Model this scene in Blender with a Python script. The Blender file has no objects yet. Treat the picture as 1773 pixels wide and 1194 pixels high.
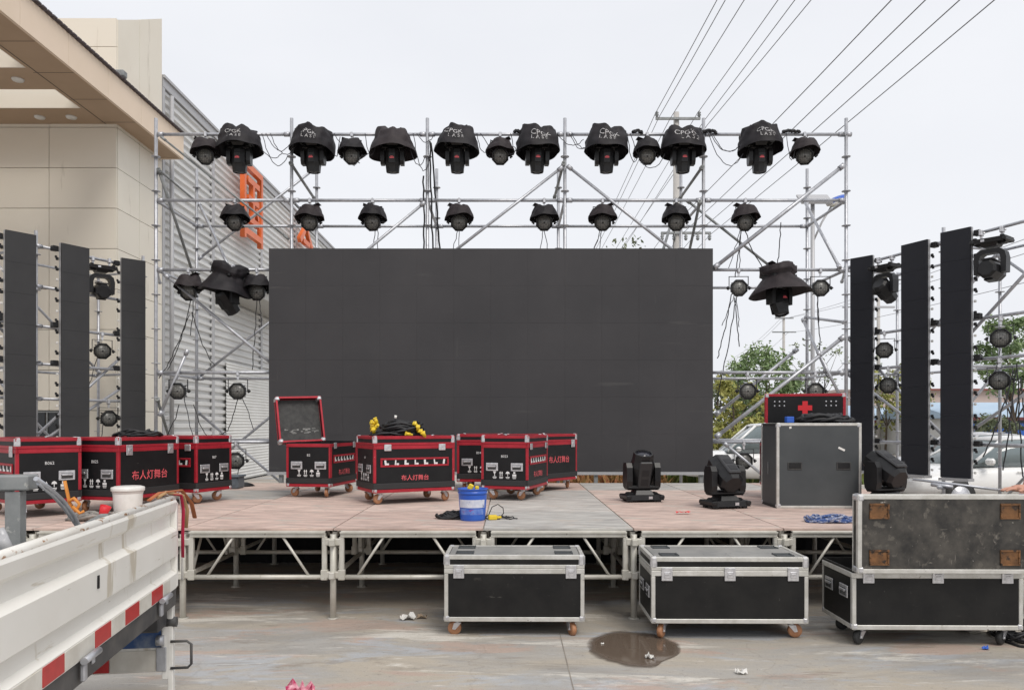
import bpy, bmesh, math, random
from mathutils import Matrix, Vector, noise
random.seed(7)
S = bpy.context.scene
COL = S.collection
R = math.radians
PI = math.pi

# ---------------------------------------------------------------- camera, sky, sun, exposure
F, PX0, PY0, EYE = 1330.0, 880.0, 735.0, 1.68      # focal length and horizon in photo pixels, eye height in metres
cam = bpy.data.cameras.new('camera')
cam.sensor_width = 36.0
cam.lens = 36.0 * F / 1773.0
cam.shift_x = (886.5 - PX0) / 1773.0
cam.shift_y = (PY0 - 597.0) / 1773.0
cam.clip_start, cam.clip_end = 0.05, 3000
camo = bpy.data.objects.new('camera', cam)
camo.location = (0, 0, EYE)
camo.rotation_euler = (R(90), 0, 0)
COL.objects.link(camo)
S.camera = camo

SUN_EL, SUN_AZ = R(52), R(150)          # azimuth: where the sun stands, clockwise from +Y
w = bpy.data.worlds.new('World'); S.world = w; w.use_nodes = True
nt = w.node_tree; nt.nodes.clear()
out = nt.nodes.new('ShaderNodeOutputWorld')
bg = nt.nodes.new('ShaderNodeBackground'); bg.inputs['Strength'].default_value = 0.10
sky = nt.nodes.new('ShaderNodeTexSky'); sky.sky_type = 'NISHITA'; sky.sun_disc = False
sky.sun_elevation = SUN_EL; sky.sun_rotation = SUN_AZ
sky.air_density, sky.dust_density, sky.ozone_density = 1.0, 5.0, 1.0
tc = nt.nodes.new('ShaderNodeTexCoord')
mp = nt.nodes.new('ShaderNodeMapping'); mp.inputs['Scale'].default_value = (1.0, 1.0, 2.6)
cl = nt.nodes.new('ShaderNodeTexNoise'); cl.inputs['Scale'].default_value = 1.6; cl.inputs['Detail'].default_value = 6
cr = nt.nodes.new('ShaderNodeValToRGB')
cr.color_ramp.elements[0].position = .3; cr.color_ramp.elements[0].color = (6.95, 7.1, 7.5, 1)
cr.color_ramp.elements[1].position = .75; cr.color_ramp.elements[1].color = (7.75, 7.85, 8.15, 1)
mx = nt.nodes.new('ShaderNodeMix'); mx.data_type = 'RGBA'; mx.inputs[0].default_value = 0.94     # thick even cloud over the clear sky
nt.links.new(tc.outputs['Generated'], mp.inputs['Vector']); nt.links.new(mp.outputs[0], cl.inputs['Vector'])
nt.links.new(cl.outputs['Fac'], cr.inputs[0]); nt.links.new(sky.outputs[0], mx.inputs[6]); nt.links.new(cr.outputs[0], mx.inputs[7])
nt.links.new(mx.outputs[2], bg.inputs['Color']); nt.links.new(bg.outputs[0], out.inputs['Surface'])
sl = bpy.data.lights.new('sun', 'SUN'); sl.energy = 1.5; sl.angle = R(25); sl.color = (1.0, .95, .88)
so = bpy.data.objects.new('sun', sl); COL.objects.link(so)
sd = Vector((math.sin(SUN_AZ) * math.cos(SUN_EL), math.cos(SUN_AZ) * math.cos(SUN_EL), math.sin(SUN_EL)))
so.rotation_euler = sd.to_track_quat('Z', 'Y').to_euler(); so.location = (0, -5, 30)
S.view_settings.view_transform = 'Standard'; S.view_settings.look = 'None'
S.view_settings.exposure = 0.30; S.view_settings.gamma = 1.0; S.view_settings.use_curve_mapping = False
S.cycles.max_bounces = 6; S.cycles.transparent_max_bounces = 8

def at(px, py, D):
    'the point at depth D behind a pixel of the photograph'
    return Vector(((px - PX0) * D / F, D, EYE - (py - PY0) * D / F))
def xat(px, D): return (px - PX0) * D / F
def zat(py, D): return EYE - (py - PY0) * D / F

# ---------------------------------------------------------------- mesh helpers
class MB:
    def __init__(s): s.v = []; s.f = []; s.sm = []; s.M = None
    def add(s, vs, fs, smooth=False):
        n = len(s.v)
        s.v += [(s.M @ Vector(p)) if s.M is not None else Vector(p) for p in vs]
        s.f += [[i + n for i in f] for f in fs]; s.sm += [smooth] * len(fs)
        return s
    def box(s, c, d, R_=None, ch=0.0):
        c = Vector(c); h = [x / 2 for x in d]
        if ch <= 0:
            vs = [Vector((sx * h[0], sy * h[1], sz * h[2])) for sx in (-1, 1) for sy in (-1, 1) for sz in (-1, 1)]
            fs = [(0, 1, 3, 2), (4, 6, 7, 5), (0, 4, 5, 1), (2, 3, 7, 6), (0, 2, 6, 4), (1, 5, 7, 3)]
        else:
            ch = min(ch, min(h) * .98); vs = []; ix = {}
            for sx in (-1, 1):
                for sy in (-1, 1):
                    for sz in (-1, 1):
                        sg = (sx, sy, sz)
                        for a in range(3):
                            ix[sg, a] = len(vs)
                            vs.append(Vector([sg[k] * (h[k] if k == a else h[k] - ch) for k in range(3)]))
            fs = []
            for a in range(3):
                b, c2 = [(1, 2), (0, 2), (0, 1)][a]
                for sgn in (-1, 1):
                    q = []
                    for u, v in ((-1, -1), (1, -1), (1, 1), (-1, 1)):
                        t = [0, 0, 0]; t[a] = sgn; t[b] = u; t[c2] = v; q.append(ix[tuple(t), a])
                    fs.append(q)
                for u in (-1, 1):
                    for v in (-1, 1):
                        t0 = [0, 0, 0]; t0[b] = u; t0[c2] = v; t1 = list(t0); t0[a] = -1; t1[a] = 1
                        fs.append([ix[tuple(t0), b], ix[tuple(t1), b], ix[tuple(t1), c2], ix[tuple(t0), c2]])
            for sx in (-1, 1):
                for sy in (-1, 1):
                    for sz in (-1, 1): fs.append([ix[(sx, sy, sz), a] for a in range(3)])
        if R_ is not None: vs = [R_ @ p for p in vs]
        return s.add([p + c for p in vs], fs)
    def span(s, a, b, ch=0.0):
        a = Vector(a); b = Vector(b)
        return s.box((a + b) / 2, [abs(b[k] - a[k]) for k in range(3)], ch=ch)
    def tube(s, p0, p1, r, n=10, r1=None):
        return s.path([p0, p1], r, n, r1=r1)
    def path(s, pts, r, n=8, closed=False, r1=None, flat=None):
        pts = [Vector(p) for p in pts]; m = len(pts)
        vs = []; up = None
        for i, p in enumerate(pts):
            if closed: t = pts[(i + 1) % m] - pts[i - 1]
            else: t = pts[min(i + 1, m - 1)] - pts[max(i - 1, 0)]
            if t.length < 1e-9: t = Vector((0, 0, 1))
            t.normalize()
            if up is None:
                up = Vector((0, 0, 1)) if abs(t.z) < .9 else Vector((1, 0, 0))
            a = t.cross(up); 
            if a.length < 1e-6: a = t.cross(Vector((1, .3, .1)))
            a.normalize(); b = a.cross(t); up = b
            rr = r if r1 is None else r + (r1 - r) * i / (m - 1)
            ry = rr if flat is None else flat
            for k in range(n):
                an = 2 * PI * k / n
                vs.append(p + a * math.cos(an) * rr + b * math.sin(an) * ry)
        fs = []
        for i in range(m if closed else m - 1):
            j = (i + 1) % m
            for k in range(n):
                fs.append((i * n + k, i * n + (k + 1) % n, j * n + (k + 1) % n, j * n + k))
        s.add(vs, fs, n > 5)
        if not closed:
            o = len(s.v) - len(vs)
            s.f += [[o + k for k in range(n)][::-1], [o + (m - 1) * n + k for k in range(n)]]; s.sm += [False, False]
        return s
    def lathe(s, prof, n=24, M=None, smooth=True, rfun=None):
        vs = []; fs = []
        for i, (r, z) in enumerate(prof):
            for k in range(n):
                a = 2 * PI * k / n
                q = r * (rfun(a, i) if rfun else 1)
                vs.append(Vector((q * math.cos(a), q * math.sin(a), z)))
        m = len(prof)
        for i in range(m - 1):
            for k in range(n): fs.append((i * n + k, i * n + (k + 1) % n, (i + 1) * n + (k + 1) % n, (i + 1) * n + k))
        if M is not None: vs = [M @ p for p in vs]
        s.add(vs, fs, smooth)
        o = len(s.v) - len(vs)
        if prof[0][0] > 1e-4: s.f.append([o + k for k in range(n)][::-1]); s.sm.append(False)
        if prof[-1][0] > 1e-4: s.f.append([o + (m - 1) * n + k for k in range(n)]); s.sm.append(False)
        return s
    def prism(s, poly, y0, y1, M=None):
        'polygon in x, z pulled along y'
        n = len(poly)
        vs = [Vector((x, y0, z)) for x, z in poly] + [Vector((x, y1, z)) for x, z in poly]
        fs = [list(range(n)), list(range(2 * n - 1, n - 1, -1))] + [(i, (i + 1) % n, n + (i + 1) % n, n + i) for i in range(n)]
        if M is not None: vs = [M @ p for p in vs]
        return s.add(vs, fs)
    def mesh(s, name, m=None, recalc=True):
        me = bpy.data.meshes.new(name)
        me.from_pydata([tuple(p) for p in s.v], [], s.f)
        me.polygons.foreach_set('use_smooth', s.sm)
        if recalc:
            b = bmesh.new(); b.from_mesh(me); bmesh.ops.recalc_face_normals(b, faces=b.faces); b.to_mesh(me); b.free()
        if m is not None: me.materials.append(m)
        me.update()
        return me
    def build(s, name, m, parent=None, loc=None, rot=None, recalc=True):
        return link(name, s.mesh(name, m, recalc), parent, loc, rot)

def link(name, me, parent=None, loc=None, rot=None):
    o = bpy.data.objects.new(name, me); COL.objects.link(o)
    if parent is not None: o.parent = parent
    if loc is not None: o.location = loc
    if rot is not None: o.rotation_euler = rot
    return o
def tag(o, label=None, cat=None, group=None, kind=None):
    if label: o['label'] = label
    if cat: o['category'] = cat
    if group: o['group'] = group
    if kind: o['kind'] = kind
    return o
def thing(name, label, cat, loc=(0, 0, 0), rz=0.0, group=None, rot=None):
    o = bpy.data.objects.new(name, None); COL.objects.link(o); o.empty_display_size = .1
    o.location = loc; o.rotation_euler = rot if rot is not None else (0, 0, rz)
    return tag(o, label, cat, group)
def copy_tree(o, parent=None):
    c = o.copy(); COL.objects.link(c)
    if parent is not None: c.parent = parent
    for ch in list(o.children): copy_tree(ch, c)
    return c
_txt = {}
def text_mesh(body, size, m, extr=0.0):
    k = (body, size, m.name)
    if k in _txt: return _txt[k]
    c = bpy.data.curves.new('lettering', 'FONT'); c.body = body; c.size = size
    c.align_x = 'CENTER'; c.align_y = 'CENTER'; c.extrude = extr; c.resolution_u = 2
    o = bpy.data.objects.new('lettering', c); COL.objects.link(o)
    bpy.context.view_layer.update()
    me = bpy.data.meshes.new_from_object(o.evaluated_get(bpy.context.evaluated_depsgraph_get()))
    bpy.data.objects.remove(o); bpy.data.curves.remove(c)
    me.materials.clear(); me.materials.append(m); me.name = 'lettering'
    _txt[k] = me
    return me
def sag(p0, p1, drop, n=12, jit=0.0, rng=random):
    p0 = Vector(p0); p1 = Vector(p1); o = []
    for i in range(n + 1):
        t = i / n; p = p0.lerp(p1, t); p.z -= drop * 4 * t * (1 - t)
        if jit and 0 < i < n: p += Vector((rng.uniform(-jit, jit), rng.uniform(-jit, jit), rng.uniform(-jit, jit)))
        o.append(p)
    return o

# ---------------------------------------------------------------- materials
def pbr(name, col, rough=.6, metal=0.0, col2=None, scale=8.0, detail=5.0, bump=0.0, stretch=(1, 1, 1), contrast=(.35, .65),
        spots=None, objcol=False, island=False, spec=.5, bscale=None, coat=0.0):
    'noise-mottled surface; spots = list of (colour, noise scale, threshold, stretch) for wear, dirt and scratches'
    m = bpy.data.materials.new(name); m.use_nodes = True
    t = m.node_tree; N = t.nodes; Lk = t.links
    b = N['Principled BSDF']
    b.inputs['Roughness'].default_value = rough; b.inputs['Metallic'].default_value = metal
    b.inputs['Specular IOR Level'].default_value = spec
    if coat: b.inputs['Coat Weight'].default_value = coat; b.inputs['Coat Roughness'].default_value = .08
    tcn = N.new('ShaderNodeTexCoord')
    def nz(sc, st, det=5.0):
        mpn = N.new('ShaderNodeMapping'); mpn.inputs['Scale'].default_value = st
        Lk.new(tcn.outputs['Object'], mpn.inputs['Vector'])
        n = N.new('ShaderNodeTexNoise'); n.inputs['Scale'].default_value = sc; n.inputs['Detail'].default_value = det
        n.inputs['Roughness'].default_value = .6
        Lk.new(mpn.outputs[0], n.inputs['Vector']); return n.outputs['Fac']
    def mixc(fac, a, c):
        mxn = N.new('ShaderNodeMix'); mxn.data_type = 'RGBA'
        if hasattr(fac, 'links'): Lk.new(fac, mxn.inputs[0])
        else: mxn.inputs[0].default_value = fac
        for k, v in ((6, a), (7, c)):
            if hasattr(v, 'links'): Lk.new(v, mxn.inputs[k])
            else: mxn.inputs[k].default_value = (*v, 1)
        return mxn.outputs[2]
    def rng(f, a, c):
        r_ = N.new('ShaderNodeMapRange'); r_.inputs['From Min'].default_value = a; r_.inputs['From Max'].default_value = c
        Lk.new(f, r_.inputs['Value']); return r_.outputs[0]
    cur = col
    f0 = None
    if objcol:
        oi = N.new('ShaderNodeObjectInfo'); cur = oi.outputs['Color']
    if col2 is not None:
        f0 = nz(scale, stretch, detail)
        fac = rng(f0, *contrast)
        if objcol:
            mu = N.new('ShaderNodeMix'); mu.data_type = 'RGBA'; mu.blend_type = 'MULTIPLY'; mu.inputs[0].default_value = 1
            Lk.new(cur, mu.inputs[6]); Lk.new(mixc(fac, (1, 1, 1), col2), mu.inputs[7]); cur = mu.outputs[2]
        else: cur = mixc(fac, cur, col2)
    if island:
        g = N.new('ShaderNodeNewGeometry'); cur = mixc(g.outputs['Random Per Island'], cur, island)
    for (c, sc, th, st) in (spots or ()):
        cur = mixc(rng(nz(sc, st, 6.0), th, th + .06), cur, c)
    if hasattr(cur, 'links'): Lk.new(cur, b.inputs['Base Color'])
    else: b.inputs['Base Color'].default_value = (*cur, 1)
    if bump:
        bn = N.new('ShaderNodeBump'); bn.inputs['Strength'].default_value = bump; bn.inputs['Distance'].default_value = .01
        Lk.new(nz(bscale or scale * 3, stretch), bn.inputs['Height']); Lk.new(bn.outputs[0], b.inputs['Normal'])
    return m

M = {}
M['galv'] = pbr('galvanised_steel', (.52, .53, .56), .42, .55, (.40, .41, .44), 14, bump=.05)
M['galv_dark'] = pbr('weathered_steel', (.30, .31, .31), .55, .4, (.20, .21, .21), 9, spots=[((.42, .42, .40), 30, .62, (1, 1, 1))])
M['alu'] = pbr('worn_aluminium', (.66, .65, .62), .42, .45, (.52, .51, .47), 11, bump=.05, spots=[((.30, .28, .25), 26, .66, (1, 1, 1))])
M['stage_alu'] = pbr('stage_aluminium', (.62, .60, .55), .5, .25, (.50, .48, .42), 7, spots=[((.30, .27, .22), 22, .64, (1, 1, 1))])
M['red'] = pbr('red_anodised_trim', (.43, .020, .036), .40, .25, (.33, .014, .026), 8, spots=[((.62, .22, .22), 45, .66, (1, 1, 1)), ((.20, .05, .05), 14, .68, (1, 1, 1)), ((.55, .5, .48), 30, .74, (1, 1, 1))])
M['red_paint'] = pbr('red_paint', (.62, .02, .03), .5)
M['letter_red'] = pbr('red_lettering', (.78, .12, .14), .5)
M['letter_white'] = pbr('white_lettering', (.72, .72, .72), .5)
M['case_black'] = pbr('black_laminate', (.006, .006, .007), .45, 0, (.010, .010, .011), 5, spec=.3, bump=.05, bscale=260, spots=[((.05, .048, .045), 6, .69, (1.3, 1.3, 7)), ((.04, .038, .036), 16, .70, (2, 2, 1))])
M['case_worn'] = pbr('scuffed_black_laminate', (.006, .006, .0065), .45, 0, (.014, .0135, .013), 4, spec=.3, bump=.06, bscale=240,
    spots=[((.07, .066, .06), 5, .68, (1.2, 1, 6)), ((.06, .056, .052), 15, .67, (3, 1, 1.2)), ((.045, .04, .036), 2.6, .64, (1, 1, 1.6))])
M['case_dusty'] = pbr('dusty_black_laminate', (.018, .017, .016), .6, 0, (.075, .068, .058), 7.5, detail=10, bump=.06, bscale=200, contrast=(.36, .68),
    spots=[((.095, .086, .073), 13, .58, (1, 1, 1)), ((.17, .155, .135), 6, .66, (7, 1, 1.5)), ((.14, .13, .11), 6, .67, (1.5, 6, 1)), ((.5, .48, .44), 26, .70, (1, 1, 1))])
M['dust_sheen_top'] = pbr('dusty_sheen_case_top', (.21, .21, .205), .45, 0, (.30, .295, .28), 5, spots=[((.08, .08, .08), 7, .64, (2, 1, 1))])  # dust grey, lightened to hold the sky's grazing reflection in the colour
M['print_faded'] = pbr('faded_white_print', (.46, .45, .45), .7, spots=[((.03, .027, .03), 16, .56, (1, 1, 1))])
M['case_grey'] = pbr('grey_black_laminate', (.044, .050, .054), .5, 0, (.066, .072, .075), 2.4, contrast=(.3, .7), bump=.05, bscale=240,
    spots=[((.12, .12, .12), 7, .72, (5, 1, 1.5))])
M['skirt'] = pbr('dark_rubber_band', (.020, .020, .021), .55)
M['foam'] = pbr('grey_foam', (.07, .07, .068), .9, 0, (.045, .045, .045), 20, bump=.2)
M['chrome'] = pbr('zinc_hardware', (.72, .72, .74), .30, .7, (.52, .52, .54), 30)
M['tyre_brown'] = pbr('orange_brown_wheel', (.42, .20, .10), .5, 0, (.30, .14, .07), 20)
M['tyre_dark'] = pbr('dark_rubber_wheel', (.02, .02, .02), .6)
M['black'] = pbr('black_plastic', (.008, .008, .009), .40, 0, (.013, .013, .014), 10, spec=.4)
M['vent'] = pbr('dark_grey_plastic', (.026, .026, .028), .5)
M['black_soft'] = pbr('black_rubber_cable', (.012, .012, .014), .55)
M['cable_thin'] = pbr('dark_grey_cable', (.06, .06, .07), .6)
M['hood'] = pbr('black_nylon', (.008, .007, .009), .62, 0, (.018, .015, .018), 6, spec=.3, bump=.6, bscale=9)
M['hood_faded'] = pbr('faded_black_nylon', (.020, .015, .017), .65, 0, (.036, .028, .030), 6, spec=.3, bump=.6, bscale=9)
M['led'] = pbr('led_module_face', (.044, .043, .046), .62, 0, (.058, .056, .059), .55, contrast=(.32, .68), bump=.05, bscale=160, spec=.25,
    spots=[((.066, .064, .065), 1.4, .64, (.5, 1, 6)), ((.066, .064, .065), 1.6, .66, (6, 1, .5)), ((.16, .16, .16), 30, .79, (1, 1, 1))])
M['led_left'] = pbr('led_column_face_grey', (.040, .040, .042), .6, 0, (.048, .048, .050), 1.5, bump=.05, bscale=160, spec=.3)
M['led_side'] = pbr('led_column_face', (.018, .019, .025), .6, 0, (.022, .023, .029), 1.5, bump=.05, bscale=160, spec=.3)
M['grey_trim'] = pbr('grey_metal_edge', (.45, .45, .46), .5, .3)
M['white_plastic'] = pbr('white_plastic', (.78, .77, .74), .4, 0, (.66, .65, .61), 6)
M['blue_plastic'] = pbr('blue_plastic', (.02, .09, .46), .35, 0, (.03, .12, .52), 6)
M['yellow'] = pbr('yellow_plug', (.72, .52, .03), .45)
M['skin'] = pbr('skin', (.56, .30, .21), .5, 0, (.48, .23, .16), 14)
M['cloth_dark'] = pbr('dark_cloth', (.03, .035, .05), .85, 0, (.045, .05, .065), 12)
M['cloth_grey'] = pbr('grey_trousers', (.06, .06, .065), .85, 0, (.08, .08, .085), 12)
M['wood_brown'] = pbr('rusty_shaded_caster_dish', (.10, .045, .015), .7, 0, (.22, .10, .035), 11, spots=[((.03, .018, .011), 13, .52, (1, 1, 1))])  # rust brown, darkened in colour for the shade inside the dishes
M['ply'] = pbr('stage_plywood', (.5, .36, .3), .75, 0, (.60, .59, .60), 2.6, stretch=(1, 4, 1), detail=9, objcol=True, bump=.15, contrast=(.38, .64),
    spots=[((.47, .42, .37), 1.6, .56, (1, 3, 1)), ((.36, .30, .26), 3.6, .60, (1, 4, 1)), ((.64, .59, .53), 6.0, .63, (1, 6, 1)), ((.30, .22, .18), 8.0, .67, (1, 2, 1)), ((.24, .20, .18), 13, .68, (1, 4, 1))])
M['edge_alu'] = M['stage_alu']

# ---------------------------------------------------------------- ground, water, planting
def ground_material():
    m = bpy.data.materials.new('stained_concrete'); m.use_nodes = True
    t = m.node_tree; N = t.nodes; L = t.links; b = N['Principled BSDF']; b.inputs['Specular IOR Level'].default_value = .35
    tcn = N.new('ShaderNodeTexCoord')
    def nz(sc, st, det=10.0, rough=.68, loc=(0, 0, 0)):
        mpn = N.new('ShaderNodeMapping'); mpn.inputs['Scale'].default_value = st; mpn.inputs['Location'].default_value = loc
        L.new(tcn.outputs['Object'], mpn.inputs['Vector'])
        n = N.new('ShaderNodeTexNoise'); n.inputs['Scale'].default_value = sc; n.inputs['Detail'].default_value = det; n.inputs['Roughness'].default_value = rough
        n.inputs['Distortion'].default_value = .6
        L.new(mpn.outputs[0], n.inputs['Vector']); return n.outputs['Fac']
    def rg(f, a, c, o0=0.0, o1=1.0):
        r_ = N.new('ShaderNodeMapRange'); r_.inputs[1].default_value = a; r_.inputs[2].default_value = c; r_.inputs[3].default_value = o0; r_.inputs[4].default_value = o1
        L.new(f, r_.inputs[0]); return r_.outputs[0]
    def mix(f, a, c, mode='MIX'):
        x = N.new('ShaderNodeMix'); x.data_type = 'RGBA'; x.blend_type = mode
        if hasattr(f, 'links'): L.new(f, x.inputs[0])
        else: x.inputs[0].default_value = f
        for k, v in ((6, a), (7, c)):
            if hasattr(v, 'links'): L.new(v, x.inputs[k])
            else: x.inputs[k].default_value = (*v, 1)
        return x.outputs[2]
    c = mix(rg(nz(.9, (.7, 1.8, 1)), .42, .58), (.425, .378, .312), (.365, .35, .328))
    c = mix(rg(nz(1.5, (.5, 1.7, 1), loc=(7, 3, 0)), .54, .59, 0, .85), c, (.44, .335, .28))        # pinkish patches
    c = mix(rg(nz(1.4, (.45, 1.6, 1), loc=(1, 9, 0)), .54, .60, 0, .85), c, (.40, .415, .435))       # bluish wash
    c = mix(rg(nz(1.3, (.4, 1.9, 1), loc=(13, 5, 0)), .56, .61, 0, .85), c, (.64, .61, .55))       # pale laitance
    c = mix(rg(nz(2.4, (.5, 1.6, 1), loc=(3, 17, 0)), .57, .64, 0, .6), c, (.25, .215, .175))     # dark stains
    c = mix(rg(nz(9, (.5, 1.6, 1), 8, loc=(5, 2, 0)), .56, .66, 0, .5), c, (.30, .27, .235))
    c = mix(rg(nz(6, (.35, 2.2, 1), 8, loc=(9, 4, 0)), .60, .66, 0, .55), c, (.66, .63, .58))
    c = mix(rg(nz(26, (1, 1, 1), 4), .60, .68, 0, .45), c, (.19, .17, .15))
    c = mix(rg(nz(110, (1, 1, 1), 3), .58, .66, 0, .45), c, (.21, .19, .17))
    c = mix(rg(nz(90, (1, 1, 1), 3, loc=(4, 4, 0)), .62, .68, 0, .4), c, (.66, .63, .58))
    c = mix(rg(nz(.5, (.7, 1.5, 1), 10, .7, loc=(2, 31, 0)), .52, .60, 0, .38), c, (.24, .225, .205))
    # fine cracks and scrape lines
    v = N.new('ShaderNodeTexVoronoi'); v.feature = 'DISTANCE_TO_EDGE'; v.inputs['Scale'].default_value = .42
    wv = N.new('ShaderNodeMapping'); L.new(tcn.outputs['Object'], wv.inputs[0])
    no = N.new('ShaderNodeTexNoise'); no.inputs['Scale'].default_value = 2.5; L.new(tcn.outputs['Object'], no.inputs['Vector'])
    ad = N.new('ShaderNodeVectorMath'); ad.operation = 'MULTIPLY_ADD'; ad.inputs[1].default_value = (.5, .5, .5)
    L.new(no.outputs['Color'], ad.inputs[0]); L.new(wv.outputs[0], ad.inputs[2]); L.new(ad.outputs[0], v.inputs['Vector'])
    c = mix(rg(v.outputs['Distance'], .0, .005, .16, 0), c, (.14, .12, .10))
    # damp darker band along the front of the stage
    L.new(c, b.inputs['Base Color'])
    L.new(rg(nz(1.6, (.6, 1.4, 1)), .3, .7, .45, .85), b.inputs['Roughness'])
    bn = N.new('ShaderNodeBump'); bn.inputs['Strength'].default_value = .25; bn.inputs['Distance'].default_value = .01
    L.new(nz(60, (1, 1, 1), 4), bn.inputs['Height']); L.new(bn.outputs[0], b.inputs['Normal'])
    return m
gm = ground_material()
g = MB(); g.add([(-900, -60, 0), (900, -60, 0), (900, 1800, 0), (-900, 1800, 0)], [(0, 1, 2, 3)])
tag(g.build('ground', gm, recalc=False), 'stained beige grey concrete yard under and in front of the stage', 'ground', kind='structure')
# saw-cut joint lines in the slab
jm = pbr('joint_filler', (.20, .175, .15), .9, 0, (.34, .30, .25), 3)
j = MB()
for x in (.415, -4.6, 5.4): j.add([(x - .003, 1.0, .004), (x + .003, 1.0, .004), (x + .003, 6.2, .004), (x - .003, 6.2, .004)], [(0, 1, 2, 3)])
tag(j.build('slab_joint', jm, recalc=False), 'thin dark straight joints sawn into the concrete slab', 'joint', kind='structure')
# puddle
pm = bpy.data.materials.new('puddle_water'); pm.use_nodes = True
PN = pm.node_tree.nodes; PL = pm.node_tree.links; pb = PN['Principled BSDF']
pb.inputs['Base Color'].default_value = (.13, .098, .075, 1); pb.inputs['Specular IOR Level'].default_value = .5
pg = PN.new('ShaderNodeTexCoord'); pv = PN.new('ShaderNodeVectorMath'); pv.operation = 'DISTANCE'; pv.inputs[1].default_value = (.5, .5, 0)
pmm = PN.new('ShaderNodeMapping'); pmm.inputs['Scale'].default_value = (1, 1, 0); PL.new(pg.outputs['Generated'], pmm.inputs[0]); PL.new(pmm.outputs[0], pv.inputs[0])
pn = PN.new('ShaderNodeTexNoise'); pn.inputs['Scale'].default_value = 4.5; pn.inputs['Detail'].default_value = 8; PL.new(pg.outputs['Object'], pn.inputs['Vector'])
pa = PN.new('ShaderNodeMath'); pa.operation = 'MULTIPLY_ADD'; pa.inputs[1].default_value = .16; PL.new(pn.outputs['Fac'], pa.inputs[0]); PL.new(pv.outputs['Value'], pa.inputs[2])
for sock, a0, a1, o0, o1 in (('Alpha', .50, .57, 1, 0), ('Roughness', .44, .53, .07, .5)):
    pr_ = PN.new('ShaderNodeMapRange'); pr_.inputs[1].default_value = a0; pr_.inputs[2].default_value = a1; pr_.inputs[3].default_value = o0; pr_.inputs[4].default_value = o1
    PL.new(pa.outputs[0], pr_.inputs[0]); PL.new(pr_.outputs[0], pb.inputs[sock])
rp = random.Random(4); pud = []
for k in range(48):
    a = 2 * PI * k / 48
    e = 1 + .05 * math.sin(3 * a + 1) + .04 * math.sin(5 * a + 2) + .02 * math.sin(9 * a) + rp.uniform(-.015, .015)
    pud.append((.93 + .355 * e * math.cos(a) + .05 * math.sin(a), 5.80 + .50 * e * math.sin(a), .004))
p = MB(); p.add(pud, [list(range(48))])
tag(p.build('puddle', pm, recalc=False), 'shallow brown puddle of water on the concrete before the middle gap between cases', 'puddle', kind='structure')

grass_m = pbr('weeds', (.085, .15, .035), .8, 0, (.05, .10, .02), 3, island=(.20, .20, .05))
flower_m = pbr('flower_bed', (.35, .13, .06), .8, 0, (.22, .16, .05), 5)
def strip(name, x0, x1, y0, y1, h, n, m, label, seed):
    r_ = random.Random(seed); b = MB()
    for _ in range(n):
        x = r_.uniform(x0, x1); y = r_.uniform(y0, y1); hh = h * r_.uniform(.4, 1); a = r_.uniform(0, PI); s_ = .05 * r_.uniform(.6, 1.6)
        dx, dy = math.cos(a) * s_, math.sin(a) * s_; lx = r_.uniform(-.12, .12); ly = r_.uniform(-.12, .12)
        b.add([(x - dx, y - dy, 0), (x + dx, y + dy, 0), (x + lx + dx * .7, y + ly + dy * .7, hh * .6), (x + lx * 2, y + ly * 2, hh), (x + lx - dx * .7, y + ly - dy * .7, hh * .6)], [(0, 1, 2, 3, 4)])
    return tag(b.build(name, m, recalc=False), label, 'plants', kind='stuff')
strip('grass', 1.0, 14, 21.6, 25, .6, 3600, grass_m, 'bright green weeds growing behind the stage under the screen', 3)
strip('flower_bed', .5, 4.4, 20.9, 21.5, .46, 460, flower_m, 'orange brown low plants in front of the weeds behind the stage', 5)

# ---------------------------------------------------------------- cream building with its canopy
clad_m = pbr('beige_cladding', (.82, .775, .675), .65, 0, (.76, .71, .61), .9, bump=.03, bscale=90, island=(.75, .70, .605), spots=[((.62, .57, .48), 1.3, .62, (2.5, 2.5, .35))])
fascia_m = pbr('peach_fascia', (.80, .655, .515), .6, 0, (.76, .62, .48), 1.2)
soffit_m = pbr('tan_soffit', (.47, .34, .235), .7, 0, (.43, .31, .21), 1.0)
seam_m = pbr('dark_seam', (.10, .085, .07), .8)
glass_m = pbr('dark_window_glass', (.012, .013, .015), .08)
BX, BY, BE = -8.0, 15.7, 17.75           # corner of the building: side plane, front plane, far end of the side wall
bl = thing('building', 'cream stone clad building with overhanging flat canopy at the left edge', 'building', (BX, BY, 0))
def L_(x, y, z): return (x - BX, y - BY, z)
b = MB()
zs = [0.0, .32, 1.146, 1.972, 2.798, 3.624, 4.45, 5.276, 6.102, 6.928, 7.754, 8.58, 9.40]
xs = [BX - .004, -9.385, -10.77, -12.155, -13.54, -14.925, -16.3, -18]
for i in range(len(zs) - 1):
    for k in range(len(xs) - 1):
        if 1 <= i <= 2 and k in (0, 1): continue
        b.span(L_(xs[k + 1] + .006, BY, zs[i] + .006), L_(xs[k] - .006, BY + .04, zs[i + 1] - .006))
b.span(L_(BX - .6, BY, .326), L_(BX - .01, BY + .04, 1.966)); b.span(L_(-10.77, BY, .326), L_(-10.3, BY + .04, 1.966))
ys = [BY, 16.66, BE]
for i in range(len(zs) - 2):
    for k in range(2):
        b.span(L_(BX - .04, ys[k] + .006 + (.04 if k == 0 else 0), zs[i] + .006), L_(BX, ys[k + 1] - .006, zs[i + 1] - .006))
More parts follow.
